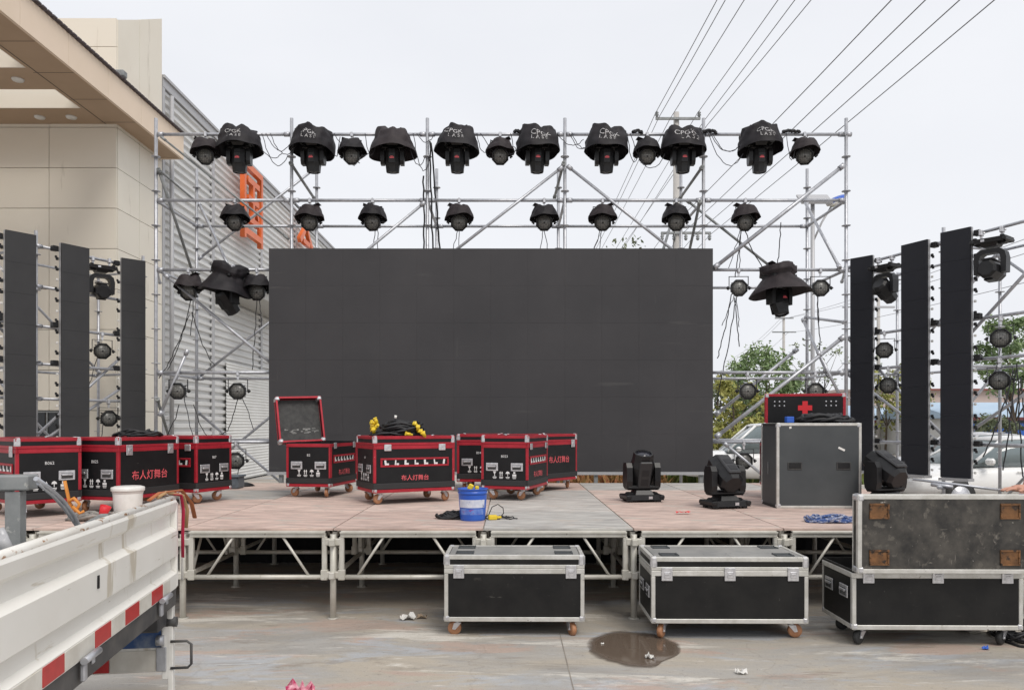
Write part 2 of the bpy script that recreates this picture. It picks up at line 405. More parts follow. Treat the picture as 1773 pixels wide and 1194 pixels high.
b.add([L_(x, y, z) for x in (BX - .04, BX) for y, z in ((BY + .04, 8.586), (16.654, 8.586), (16.654, 10.45), (BY + .04, 9.97))],
      [(0, 1, 2, 3), (4, 5, 6, 7), (0, 1, 5, 4), (1, 2, 6, 5), (2, 3, 7, 6), (3, 0, 4, 7)])
b.add([L_(x, y, z) for x in (BX - .04, BX) for y, z in ((16.666, 8.586), (BE - .006, 8.586), (BE - .006, 11.05), (16.666, 10.46))],
      [(0, 1, 2, 3), (4, 5, 6, 7), (0, 1, 5, 4), (1, 2, 6, 5), (2, 3, 7, 6), (3, 0, 4, 7)])
b.span(L_(-18, BY, 9.406), L_(BX - .01, BY + .04, 9.98))
b.build('cladding', clad_m, bl)
b = MB(); b.span(L_(-18, BY + .05, 0), L_(BX - .05, BE - .02, 9.95)); b.build('wall', seam_m, bl)
b = MB()
for x0, x1 in ((-10.3, -9.46), (-9.44, -8.6)): b.span(L_(x0 + .03, BY + .03, .35), L_(x1 - .03, BY + .045, 1.93))
wn = b.build('window', glass_m, bl)
b = MB()
for x in (-10.3, -9.45, -8.63): b.span(L_(x, BY + .005, .33), L_(x + .03, BY + .048, 1.96))
b.span(L_(-10.27, BY + .006, 1.93), L_(-8.63, BY + .047, 1.96)); b.build('frame', M['galv_dark'], wn)
# canopy: soffit with open light wells, fascia, roof tiles
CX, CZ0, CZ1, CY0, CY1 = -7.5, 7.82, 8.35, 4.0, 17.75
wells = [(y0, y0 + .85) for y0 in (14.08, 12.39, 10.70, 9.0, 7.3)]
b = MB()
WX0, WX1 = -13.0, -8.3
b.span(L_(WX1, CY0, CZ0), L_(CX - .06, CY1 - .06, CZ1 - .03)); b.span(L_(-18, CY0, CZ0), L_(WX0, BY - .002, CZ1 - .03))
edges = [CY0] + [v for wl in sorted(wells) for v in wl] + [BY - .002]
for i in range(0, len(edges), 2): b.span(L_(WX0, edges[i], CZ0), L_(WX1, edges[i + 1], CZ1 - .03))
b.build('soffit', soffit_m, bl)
b = MB()
for y0, y1 in wells: b.span(L_(WX0, y1 - .02, CZ0 + .004), L_(WX1, y1 - .003, CZ1 - .05)); b.span(L_(WX1 - .02, y0, CZ0 + .004), L_(WX1 - .003, y1 - .024, CZ1 - .05))
b.build('light_well', clad_m, bl)
b = MB(); n = 0; y = CY0
while y < CY1 - .01:
    y2 = min(y + 1.3, CY1); b.span(L_(CX - .055, y + .003, CZ0 - .02), L_(CX, y2 - .003, CZ1)); y = y2
b.span(L_(BX + .004, CY1 - .05, CZ0 - .02), L_(CX - .06, CY1, CZ1)); b.build('fascia', fascia_m, bl)
b = MB(); y = CY0
while y < CY1 - .1: b.box(L_(CX - .01, y + .07, CZ1 + .025), (.16, .115, .045), ch=.012); y += .145
b.build('roof_edge', pbr('dark_roof_tile', (.07, .055, .06), .6), bl)
b = MB()
for y in [CY0 + .6 + 1.1 * k for k in range(11)]: b.span(L_(WX1 + .01, y, CZ0 - .0025), L_(CX - .06, y + .012, CZ0))
b.span(L_(WX1 + .07, CY0, CZ0 - .0045), L_(WX1 + .085, BY, CZ0 - .002)); b.build('soffit_seam', seam_m, bl)
for x, y in ((-8.72, 13.66), (-8.72, 15.33), (-9.35, 15.33)):
    b = MB(); b.lathe([(.0, -.03), (.09, -.03), (.105, 0), (.0, 0)], 20, Matrix.Translation(L_(x, y, CZ0 - .001))); b.build('downlight', M['white_plastic'], bl)
b = MB(); b.box(L_(CX - .02, 14.9, CZ1 + .12), (.20, .16, .13), ch=.02); b.build('roof_floodlight', M['galv_dark'], bl)

# ---------------------------------------------------------------- corrugated shed
SX, SY0, SY1, SZ = -8.04, 17.80, 46.0, 9.73
corr_m = pbr('corrugated_sheet', (.70, .70, .69), .5, .1, (.60, .60, .59), .7, stretch=(1, .5, 2))
shed = thing('shed', 'grey corrugated metal shed running away behind the stage scaffold', 'shed', (SX, SY0, 0))
b = MB(); prof = []; z = .05
while z < SZ - .22:
    prof += [(0, z), (0, z + .075), (-.06, z + .10), (-.06, z + .165)]; z += .195
def corr(b, y0, y1, pr, dx=0.0):
    vs = [(x + dx, y, zz) for y in (y0, y1) for x, zz in pr]; n = len(pr)
    b.add(vs, [(i, i + 1, n + i + 1, n + i) for i in range(n - 1)])
for k in range(7): corr(b, .0 + 4.1 * k, min(4.1 * (k + 1), SY1 - SY0), prof)
b.build('wall', corr_m, shed, recalc=False)
b = MB(); b.span((-14, .06, 0), (-.07, SY1 - SY0, SZ - .1)); b.build('core', M['galv_dark'], shed)
b = MB()
b.span((-.06, -.02, SZ - .22), (.05, SY1 - SY0, SZ - .02)); b.span((-.3, -.02, SZ - .018), (.09, SY1 - SY0, SZ + .05)); b.build('eaves_trim', M['grey_trim'], shed)
b = MB(); b.span((-.05, -.03, 0), (.045, .10, SZ - .225))
b.build('corner_trim', M['grey_trim'], shed)
b = MB(); b.path([(.09, .35, SZ - .3), (.09, .35, .1)], .05, 10); b.build('downpipe', M['grey_trim'], shed)
for yy in (3.05, 7.15, 11.25):
    b = MB(); b.span((-.02, yy, .05), (.012, yy + .16, SZ - .23)); b.build('joint_cover', M['grey_trim'], shed)
dm = pbr('white_shutter_slats', (.72, .72, .70), .5, 0, (.64, .64, .62), 1)
b = MB(); dp = []; z = .05
while z < 3.45: dp += [(.03, z), (.045, z + .05), (.03, z + .085)]; z += .09
corr(b, 4.0, 9.9, dp); b.build('roller_shutter', dm, shed, recalc=False)
b = MB(); b.span((0, 3.5, 5.55), (1.3, 10.5, 5.95)); b.span((0, 3.6, 5.25), (1.1, 10.3, 5.545)); b.build('door_canopy', pbr('canopy_metal', (.45, .44, .41), .5, .2), shed)
orange = pbr('orange_channel_letter', (.74, .155, .03), .4, 0, (.66, .12, .025), 2)
for ch_, yc, zc, hz in (('国', 23.2, 8.15, 2.6), ('会', 29.3, 8.1, 2.6)):
    sg = tag(link('shop_sign', text_mesh(ch_, hz, orange, .07)),
             ('orange boxed sign character high on the grey shed wall, nearer one' if ch_ == '国' else 'orange pointed sign character on the shed wall, further away, cut by the screen top'), 'sign', 'orange sign characters on the shed')
    sg.scale = (.78, 1, 1); sg.rotation_euler = (R(90), 0, R(90)); sg.location = (SX + .3, yc, zc)
    b = MB()
    for dy in (-.7, .7): b.box((dy, -.3, -.1), (.05, .05, .36))
    b.build('bracket', M['galv_dark'], sg)

# ---------------------------------------------------------------- trees
bark = pbr('bark', (.12, .09, .065), .9, 0, (.07, .055, .04), 9, stretch=(1, 1, .3), bump=.4)
def tree(name, x, y, h, cr, leaf, label, seed, n=2600, trunk=.14, base=.35, ls=.16, cat='tree', group=None, squash=1.0, clusters=34, droop=0.0):
    r_ = random.Random(seed)
    t = thing(name, label, cat, (x, y, 0), 0, group)
    b = MB(); tips = []
    top = Vector((r_.uniform(-.3, .3), r_.uniform(-.3, .3), h * .8))
    pts = [Vector((0, 0, 0)).lerp(top, k / 6) + Vector((r_.uniform(-.06, .06), r_.uniform(-.06, .06), 0)) * (k > 0) * h * .15 for k in range(7)]
    b.path(pts, trunk, 8, r1=trunk * .25)
    for k in range(9):
        p0 = pts[2 + k % 4]; a = k * 2.4 + r_.uniform(-.4, .4)
        q = Vector((math.cos(a) * cr * r_.uniform(.5, .9), math.sin(a) * cr * r_.uniform(.5, .9), h * (base + (1 - base) * r_.uniform(.2, .9))))
        mid = p0.lerp(q, .5) + Vector((0, 0, h * .05)); b.path([p0, mid, q], trunk * .38, 6, r1=trunk * .08); tips.append(q)
    b.build('trunk', bark, t)
    b = MB(); cs = []
    for k in range(clusters):
        if k < len(tips): c = tips[k]
        else:
            a = r_.uniform(0, 2 * PI); u = r_.uniform(-1, 1); rr = cr * (r_.random() ** .4) * math.sqrt(1 - u * u * .8)
            c = Vector((rr * math.cos(a), rr * math.sin(a), h * (base + (1 - base) * (.5 + .5 * u * squash))))
        cs.append((c, cr * r_.uniform(.16, .36)))
    for _ in range(n):
        c, s_ = r_.choice(cs)
        d = Vector((r_.gauss(0, 1), r_.gauss(0, 1), r_.gauss(0, .75))); d = d.normalized() * s_ * (r_.random() ** .45)
        p = c + d - Vector((0, 0, droop * r_.random()))
        l = ls * r_.uniform(.6, 1.4); nrm = Vector((r_.gauss(0, 1), r_.gauss(0, 1), r_.gauss(.5, 1))).normalized()
        a = nrm.orthogonal().normalized(); a = Matrix.Rotation(r_.uniform(0, 6.3), 3, nrm) @ a; c2 = nrm.cross(a)
        b.add([p - a * l, p - c2 * l * .45 + nrm * l * .1, p + a * l, p + c2 * l * .45 + nrm * l * .1], [(0, 1, 2, 3)])
    b.build('crown', leaf, t, recalc=False)
    return t
leaf_g = pbr('green_leaves', (.13, .21, .08), .7, island=(.26, .34, .16))  # leaf colours here are lightened to stand in for distance haze
leaf_y = pbr('yellow_green_leaves', (.24, .26, .06), .7, island=(.36, .34, .10))
leaf_p = pbr('pale_leaves', (.16, .21, .10), .7, island=(.24, .27, .15))
leaf_d = pbr('dark_leaves', (.10, .13, .075), .7, island=(.19, .21, .12))
tree('tree', 14.2, 42, 6.0, 2.0, leaf_g, 'full green tree behind the gap right of the big screen', 11, 8200, .16, .15, .12, clusters=60, droop=.7)
tree('tree', 10.6, 36, 3.7, 1.7, leaf_y, 'yellow green bushy tree beside the right edge of the big screen', 12, 2600, .1, .1, .13, clusters=40)
tree('bare_tree', 19.3, 48, 7.2, 2.0, leaf_p, 'thin sparse young tree between the street lamp and the right scaffold post', 13, 420, .09, .3, .11)
tree('bare_tree', 21.6, 44, 5.8, 1.5, leaf_p, 'slender twiggy tree just left of the innermost right screen column', 23, 330, .07, .3, .10)
tree('tree', 23.8, 36, 6.5, 1.9, leaf_g, 'green tree behind the outer right scaffold bay', 14, 4200, .12, .5, .11, clusters=40)
tree('tree', 22.3, 44, 5.2, 2.2, leaf_y, 'pale yellow green tree seen between the two inner right screen columns', 15, 1500, .11, .25, .14)
tree('tree', 6.1, 40, 11.3, 2.3, leaf_d, 'tall dark tree whose twig tips show above the top of the big screen', 16, 520, .25, .4, .12, clusters=26)
tree('bush', 20.4, 32, 2.0, 1.0, leaf_d, 'rounded brown green bush in front of the blue roofed shed', 17, 2200, .06, .05, .09, cat='bush', clusters=40)
tree('tree', 13.0, 47, 4.2, 3.2, leaf_d, 'wide dark green tree low behind the white cars beside the screen', 18, 3000, .18, .1, .18, clusters=50)

# ---------------------------------------------------------------- far buildings and fence on the right
roof_b = pbr('pale_blue_roof', (.36, .48, .62), .5, 0, (.42, .54, .66), 1)
roof_s = pbr('bright_blue_panel', (.03, .12, .50), .5, 0, (.04, .15, .55), 1)
pale = pbr('faded_brick', (.52, .42, .38), .8, 0, (.48, .40, .37), 2)
whitew = pbr('white_render', (.62, .61, .59), .8)
def hut(name, x0, x1, y0, y1, hw, hr, wm, rm, label, band=None):
    t = thing(name, label, 'building', ((x0 + x1) / 2, y0, 0)); W = (x1 - x0) / 2; Dp = y1 - y0
    b = MB(); b.span((-W, 0, 0), (W, Dp, hw)); b.build('wall', wm, t)
    b = MB(); Mx = Matrix(((0, 1, 0, 0), (1, 0, 0, 0), (0, 0, 1, 0), (0, 0, 0, 1)))
    b.prism([(-.4, hw + .01), (Dp + .4, hw + .01), (Dp / 2, hr)], -W - .3, W + .3, Mx); b.build('roof', rm, t)
    b = MB(); b.span((-W - .32, -.46, hw - .10), (W + .32, -.405, hw + .05)); b.build('eaves', pbr('dark_red_eaves', (.22, .06, .05), .7), t)
    b = MB()
    for k in range(int(2 * W / 2.2)): b.span((-W + .6 + 2.2 * k, -.03, .9), (-W + 1.7 + 2.2 * k, .0 - .003, 2.0))
    b.build('window', glass_m, t)
    if band: b = MB(); b.span((-W - .2, -.9, hw - .95), (W + .2, -.5, hw - .25)); b.build('panel', band, t)
    return t
hut('shed_building', 22.2, 45, 38, 46, 2.0, 2.9, whitew, roof_b, 'low shed with pale blue roof and bright blue panel behind the outer right columns', roof_s)
hut('shed_building', 20.2, 23.5, 46, 52, 1.9, 2.9, whitew, roof_b, 'small shed with pale blue roof seen between the inner right columns')
hut('brick_building', 33, 70, 70, 84, 4.9, 5.2, pale, pale, 'faded pinkish brick building in the far distance at the right edge')
fn = thing('fence', 'dark grey corrugated sheet fence at the right edge behind the white car', 'fence', (22.5, 27.5, 0))
b = MB(); pr = []
x = -.9
while x < 9: pr += [(x, 0), (x + .05, -.05), (x + .13, -.05), (x + .18, 0)]; x += .25
b.add([(px_, y_, z_) for z_ in (.05, 1.95) for px_, y_ in pr], [(i, i + 1, len(pr) + i + 1, len(pr) + i) for i in range(len(pr) - 1)])
b.build('sheet', pbr('dark_sheet', (.10, .11, .12), .5, .3), fn, recalc=False)
for k in range(3): b = MB(); b.box((-.8 + 4.5 * k, .08, 1), (.08, .08, 2)); b.build('post', M['galv_dark'], fn)

# ---------------------------------------------------------------- cars
car_white = pbr('white_car_paint', (.82, .82, .81), .3, coat=.6)
car_silver = pbr('silver_car_paint', (.55, .55, .56), .3, .3, coat=.6)
car_glass = pbr('car_glass', (.16, .20, .21), .08, spec=.8)  # pale base colour carries the sky reflected in the panes
lamp_m = pbr('lamp_plastic', (.6, .58, .55), .15)
def car(x, y, rz, paint, label, suv=False):
    t = thing('parked_car', label, 'car', (x, y, 0), rz, 'white cars parked behind the stage')
    Lh = 2.3; bel = .98 if suv else .90; rf = 1.72 if suv else 1.45
    def loft(st, n=9):
        b = MB(); rings = []
        for (xx, zb, zt, hw, tw) in st:
            ring = []
            for k in range(n):      # half ring from lower left up over to lower right
                pass
            ring = [(xx, -hw, zb), (xx, -hw * 1.02, zb + (zt - zb) * .45), (xx, -(hw * .98 + tw * .02), zb + (zt - zb) * .78), (xx, -tw, zt), (xx, 0, zt + .03),
                    (xx, tw, zt), (xx, (hw * .98 + tw * .02), zb + (zt - zb) * .78), (xx, hw * 1.02, zb + (zt - zb) * .45), (xx, hw, zb)]
            rings.append(ring)
        vs = [p for r_ in rings for p in r_]; fs = []
        for i in range(len(rings) - 1):
            for k in range(9): fs.append((i * 9 + k, i * 9 + (k + 1) % 9, (i + 1) * 9 + (k + 1) % 9, (i + 1) * 9 + k))
        b.add(vs, fs, True); m_ = len(rings) - 1
        b.f += [list(range(9)), [m_ * 9 + k for k in range(9)][::-1]]; b.sm += [True, True]
        return b
    hood = .84 if not suv else .98
    b = loft([(-Lh, .38, .62, .70, .60), (-Lh + .12, .28, hood - .12, .84, .74), (-1.5, .24, hood, .89, .80), (-.95, .22, bel, .90, .84), (0, .22, bel + .02, .90, .84), (1.2, .22, bel + .03, .90, .84),
              (1.75, .24, bel + .03, .89, .80), (Lh - .1, .30, bel - .03, .82, .74), (Lh, .42, .72, .72, .62)])
    body = b.build('body', paint, t)
    md = body.modifiers.new('s', 'SUBSURF'); md.levels = md.render_levels = 1
    gl = [(-1.15, bel - .02, bel + .02, .80, .76), (-.35, bel - .02, rf - .06, .80, .60), (.3, bel - .02, rf - .03, .80, .61), (1.0, bel - .02, rf - .06, .80, .60)]
    gl += [(1.9, bel - .02, rf - .22, .79, .62), (2.12, bel - .02, bel + .03, .77, .70)] if suv else [(1.75, bel - .02, bel + .05, .78, .70)]
    loft(gl).build('window', car_glass, t)
    r_ = [(-.42, rf - .09, rf - .045, .62, .56), (.3, rf - .05, rf - .005, .64, .58), (1.05, rf - .09, rf - .045, .62, .56)]
    if suv: r_.append((1.95, rf - .26, rf - .19, .64, .58))
    loft(r_).build('roof', paint, t)
    for s_ in (-1, 1):
        for pp, r0 in (([(-1.12, s_ * .785, bel + .01), (-.40, s_ * .615, rf - .07)], .035), ([(.28, s_ * .83, bel - .01), (.30, s_ * .625, rf - .05)], .035),
                       ([(1.70 if not suv else 1.98, s_ * .75, bel + .03), (1.02 if not suv else 1.85, s_ * .615, rf - .07 if not suv else rf - .22)], .04)):
            b = MB(); b.path(pp, r0, 6); b.build('pillar', paint, t)
        b = MB(); b.box((-.88, s_ * .98, bel + .08), (.12, .2, .13), ch=.04); b.build('mirror', paint, t)
        b = MB(); b.box((-Lh + .16, s_ * .62, .68), (.16, .30, .12), ch=.03); b.build('headlight', lamp_m, t)
        b = MB(); b.box((Lh - .10, s_ * .62, .78), (.14, .28, .14), ch=.03); b.build('tail_light', M['red_paint'], t)
        for xx in (-1.42, 1.38):
            b = MB(); MM = Matrix.Translation((xx, s_ * .80, .32)) @ Matrix.Rotation(R(90), 4, 'X')
            b.lathe([(.20, -.11), (.31, -.10), (.32, -.05), (.32, .05), (.31, .10), (.20, .11)], 24, MM); wh = b.build('wheel', M['tyre_dark'], t)
            b = MB(); b.lathe([(.0, -.118), (.19, -.125), (.20, -.09), (.20, .09), (.19, .125), (0, .118)], 20, MM); b.build('rim', M['chrome'], wh)
        b = MB()
        for xx in (-.2, .75): b.box((xx, s_ * .915, bel - .12), (.18, .03, .03), ch=.01)
        b.build('handle', paint, t)
    return t
car(9.95, 15.6, R(4), car_white, 'white saloon car behind the outer right screen columns')
car(6.9, 20.5, R(-8), car_white, 'white sport utility car just right of the big screen', True)
car(13.6, 22.5, R(12), car_silver, 'silver car behind the innermost right screen column')

# ---------------------------------------------------------------- power poles, wires, street lamp
conc = pbr('concrete_pole', (.50, .48, .45), .8, 0, (.44, .42, .40), 6)
PD = 25.0
px_ = xat(1171, PD)
pole = thing('power_pole', 'tall concrete power pole with two crossarms behind the big screen', 'power pole', (px_, PD, 0))
b = MB(); b.path([(0, 0, 0), (0, 0, zat(195, PD))], .15, 14, r1=.09); b.build('shaft', conc, pole)
def arm(z, x0, x1, nins, up=True):
    b = MB(); b.box(((x0 + x1) / 2 - px_, -.12, z), (x1 - x0, .07, .07)); a_ = b.build('crossarm', M['galv_dark'], pole)
    for k in range(nins):
        x = x0 + .04 + (x1 - x0 - .08) * k / (nins - 1) - px_
        b = MB(); s_ = 1 if up else -1
        b.lathe([(.0, 0), (.05, .0), (.03, .05), (.07, .07), (.03, .12), (.065, .14), (.03, .2), (0, .2)], 10, Matrix.Translation((x, -.12, z + s_ * .035)) @ (Matrix.Identity(4) if up else Matrix.Rotation(PI, 4, 'X')))
        b.build('insulator', M['galv_dark'], a_)
arm(zat(208, PD), xat(1134, PD), xat(1211, PD), 2)
arm(zat(405, PD), xat(1143, PD), xat(1229, PD), 5, False)
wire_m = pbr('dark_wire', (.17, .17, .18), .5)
ups = [(1135, 196, 1236), (1141, 203, 1250), (1160, 206, 1282), (1207, 197, 1340), (1217, 212, 1368), (1225, 216, 1395)]
lows = [(1151, 405, 1518), (1181, 405, 1575), (1205, 405, 1632), (1231, 405, 1690)]
words = ['first', 'second', 'third', 'fourth', 'fifth', 'sixth']
for gi, (lst, gname) in enumerate(((ups, 'upper'), (lows, 'lower'))):
    for k, (pa, py, pb_) in enumerate(lst):
        p0 = at(pa, py, PD - .15); D1 = (p0.z - EYE) * F / PY0; p1 = Vector((xat(pb_, D1), D1, p0.z))
        d = (p1 - p0) / (p1.y - p0.y)
        e0 = p0 + d * (-14 - p0.y); e1 = p0 + d * (78 - p0.y); e1.z -= 1.2
        b = MB(); b.path(sag(p0, e0, .25, 10), .011 if gi == 0 else .009, 5); b.path(sag(p0, e1, .5, 10), .011 if gi == 0 else .009, 5)
        tag(b.build('power_line', wire_m), f'{words[k]} wire from the left on the {gname} crossarm of the tall power pole', 'power line', 'overhead power lines')
D2 = 58.0; p2x = xat(1357, D2)
far = thing('power_pole', 'distant thin power pole with short crossarms right of the hanging hooded light', 'power pole', (p2x, D2, 0))
b = MB(); b.path([(0, 0, 0), (0, 0, zat(546, D2))], .13, 10, r1=.09); b.build('shaft', conc, far)
for py, h_ in ((551, .7), (575, .9)): b = MB(); b.box((0, -.1, zat(py, D2)), (h_ * 2, .07, .09)); b.build('crossarm', M['galv_dark'], far)
D3 = 45.0
f3 = thing('power_pole', 'distant pale power pole between the two inner right screen columns', 'power pole', (xat(1521, D3), D3, 0))
b = MB(); b.path([(0, 0, 0), (0, 0, zat(515, D3))], .12, 10, r1=.09); b.build('shaft', conc, f3)
b = MB(); b.box((.2, -.1, zat(532, D3)), (1.4, .07, .12)); b.build('crossarm', M['grey_trim'], f3)
pale_w = pbr('haze_pale_wire', (.30, .30, .32), .6)  # wire grey lightened to put the washed-out look of distance into the colour
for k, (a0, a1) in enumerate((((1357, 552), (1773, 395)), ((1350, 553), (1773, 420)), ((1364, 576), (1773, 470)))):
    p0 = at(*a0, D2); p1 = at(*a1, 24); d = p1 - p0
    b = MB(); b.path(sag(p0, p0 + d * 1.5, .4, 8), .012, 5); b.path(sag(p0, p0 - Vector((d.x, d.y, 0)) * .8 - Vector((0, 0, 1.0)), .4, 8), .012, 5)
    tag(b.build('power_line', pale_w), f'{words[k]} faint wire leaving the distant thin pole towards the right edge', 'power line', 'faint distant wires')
LD = 21.0; lx = xat(1407, LD)
sl_ = thing('street_lamp', 'solar street lamp on a grey pole behind the right end of the scaffold', 'street lamp', (lx, LD, 0))
b = MB(); b.path([(0, 0, 0), (0, 0, zat(352, LD))], .055, 12); b.build('pole', M['grey_trim'], sl_)
b = MB(); b.box((.05, 0, zat(345, LD)), (.85, .5, .05), Matrix.Rotation(R(40), 3, 'X')); b.build('solar_panel', M['grey_trim'], sl_)
zl = zat(347, LD)
b = MB(); b.path([(0, 0, zat(420, LD)), (.25, 0, zat(385, LD)), (.60, 0, zl - .02)], .028, 8); b.build('arm', M['grey_trim'], sl_)
b = MB(); MM = Matrix.Translation((.66, 0, zl - .02)) @ Matrix.Rotation(R(-26), 4, 'Y') @ Matrix.Rotation(R(24), 4, 'X') @ Matrix.Scale(1.15, 4)
b.lathe([(0, -.07), (.13, -.06), (.23, -.015), (.24, .03), (.20, .06), (0, .085)], 20, MM @ Matrix.Diagonal((1.1, .7, 1, 1))); hd = b.build('lamp_head', M['white_plastic'], sl_)
b = MB(); b.lathe([(0, -.02), (.17, -.01), (.16, .0), (0, .01)], 16, MM @ Matrix.Diagonal((1, .6, 1, 1)) @ Matrix.Translation((0, 0, -.065))); b.build('lens', pbr('lens_yellow', (.55, .58, .32), .2), hd)
b = MB(); b.lathe([(.235, .031), (.20, .068), (0, .096)], 20, MM @ Matrix.Diagonal((1.1, .7, 1, 1))); b.build('cap', M['blue_plastic'], hd)

# ---------------------------------------------------------------- stage
SH = .78; MOD = 1.305
SXS = [1.09 + MOD * k for k in range(-6, 4)]         # leg lines across
SYS = [6.67 + MOD * k for k in range(5)]             # leg lines in depth
stage = thing('stage_platform', 'modular stage of plywood decks on pale trussed metal legs across the yard', 'stage', (SXS[0], SYS[0], 0))
def sl_(x, y, z): return (x - SXS[0], y - SYS[0], z)
deckm = MB(); deckm.box((0, 0, 0), (MOD - .012, MOD - .012, .018)); deckme = deckm.mesh('deck_panel', M['ply'])
pink = [(.66, .505, .435), (.63, .475, .41), (.67, .53, .46)]; grey = [(.53, .51, .475), (.57, .54, .50), (.49, .475, .445)]
rs = random.Random(21)
greys = {(5, 0), (5, 1), (5, 2), (4, 3), (2, 2), (7, 3), (3, 3), (1, 3), (6, 3)}
for i in range(len(SXS) - 1):
    for j_ in range(4):
        o = link('deck_panel', deckme, stage, sl_(SXS[i] + MOD / 2, SYS[j_] + MOD / 2 , SH - .009))
        c = rs.choice(grey if (i, j_) in greys else pink); k = rs.uniform(.93, 1.05); o.color = (c[0] * k, c[1] * k, c[2] * k, 1)
# legs
lm = MB(); lm.tube((0, 0, 0), (0, 0, SH - .05), .027, 14); lm.lathe([(.0, 0), (.05, 0), (.05, .008), (.0, .008)], 16)
for z in (SH - .115, SH - .40):
    for a in range(4): lm.box((math.cos(a * PI / 2) * .045, math.sin(a * PI / 2) * .045, z), (.05, .05, .06), Matrix.Rotation(a * PI / 2, 3, 'Z'), ch=.006)
    lm.lathe([(.027, -.03), (.036, -.028), (.036, .028), (.027, .03)], 14, Matrix.Translation((0, 0, z)))
legme = lm.mesh('leg', M['stage_alu'])
for x in SXS:
    for y in SYS: link('leg', legme, stage, sl_(x, y, 0))
# truss frames between the legs
fm = MB(); a, e = .075, MOD - .075
fm.box(((a + e) / 2, 0, SH - .048), (e - a + .02, .05, .056), ch=.006)
fm.box(((a + e) / 2, -.012, SH - .012 - .018), (e - a + .02, .06, .012))
fm.tube((a, 0, SH - .42), (e, 0, SH - .42), .021, 10)
for x in (a, e): fm.box((x, 0, SH - .255), (.042, .042, .372), ch=.006); fm.box((x, 0, SH - .40), (.06, .05, .09), ch=.006)
fm.tube((a + .14, 0, SH - .405), (a + .36, 0, SH - .075), .012, 8); fm.tube((e - .14, 0, SH - .405), (e - .36, 0, SH - .075), .012, 8)
frme = fm.mesh('frame', M['stage_alu'])
for y in SYS:
    for i in range(len(SXS) - 1): link('frame', frme, stage, sl_(SXS[i], y, 0))
for x in SXS:
    for j_ in range(4): link('side_frame', frme, stage, sl_(x, SYS[j_], 0), (0, 0, R(90)))
# deck underside joists
jm_ = MB()
for x in SXS[:-1]:
    for k in (1, 2): jm_.span(sl_(x + MOD * k / 3 - .02, SYS[0] + .04, SH - .065), sl_(x + MOD * k / 3 + .02, SYS[-1] - .04, SH - .0205))
jm_.build('joist', M['stage_alu'], stage)
b = MB(); n = 160; x0, x1 = SXS[0] + .06, SXS[-1] - .06  # added black sheet, blocks light so the space under the deck goes dark
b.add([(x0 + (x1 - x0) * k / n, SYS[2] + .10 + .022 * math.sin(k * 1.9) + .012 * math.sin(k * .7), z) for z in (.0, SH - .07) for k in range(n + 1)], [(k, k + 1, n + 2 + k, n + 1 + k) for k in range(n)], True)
tag(b.build('added_shade_sheet', pbr('shade_sheet_black', (.010, .010, .011), .9), recalc=False), 'black cloth hanging in the dark under the stage behind its second row of legs', 'cloth')

# ---------------------------------------------------------------- main scaffold
FD, BD = 13.4, 15.15
FX = [xat(p, FD) for p in (270, 505, 740, 978, 1218, 1465)]
FZ = {'top': 6.74, 'mid': 5.59, 'low': 4.38, 'lower': 2.59, 'base': 1.38}
sc = thing('scaffold', 'tall galvanised tube scaffold holding the lights over and around the big screen', 'scaffold', (0, FD, 0))
def post(par, x, y, h, ox, oy, m=M['galv'], r=.030):
    b = MB(); b.tube((x - ox, y - oy, .0), (x - ox, y - oy, h), r, 12)
    z = .35
    while z < h - .1: b.lathe([(.0, -.005), (.075, -.005), (.075, .005), (.0, .005)], 12, Matrix.Translation((x - ox, y - oy, z))); z += .6
    b.lathe([(.0, 0), (.10, 0), (.10, .01), (0, .01)], 8, Matrix.Translation((x - ox, y - oy, .0)))
    return b.build('upright', m, par)
def bar(par, name, p0, p1, ox, oy, r=.028, m=M['galv'], ends=True):
    o_ = Vector((ox, oy, 0)); p0 = Vector(p0) - o_; p1 = Vector(p1) - o_; d = (p1 - p0).normalized()
    b = MB(); b.tube(p0, p1, r, 12)
    if ends:
        for p, s_ in ((p0, 1), (p1, -1)): b.tube(p + d * s_ * .0, p + d * s_ * .10, r * 1.45, 10)
    return b.build(name, m, par)
for x in FX: post(sc, x, FD, 7.02, 0, FD)
for x in FX: post(sc, x, BD, 6.72, 0, FD)
for key, z in FZ.items():
    for i in range(5):
        if key in ('base',) and 1 <= i <= 3: continue
        x0, x1 = FX[i] + .03, FX[i + 1] - .03
        bar(sc, 'ledger', (x0, FD, z), (x1, FD, z), 0, FD)
        if key not in ('top',) : bar(sc, 'ledger', (x0, BD, z), (x1, BD, z), 0, FD)
    for x in FX: bar(sc, 'transom', (x, FD + .03, z), (x, BD - .03, z), 0, FD, .026) if key != 'top' else None
bar(sc, 'ledger', (xat(1465, FD) - .1, FD, 6.74), (FX[5] + .09, FD, 6.74), 0, FD)
def brace(p0, D0, p1, D1, m='galv', r=.026): bar(sc, 'brace', at(*p0, D0), at(*p1, D1), 0, FD, r, M[m])
FB = FD - .06; BB = BD + .06
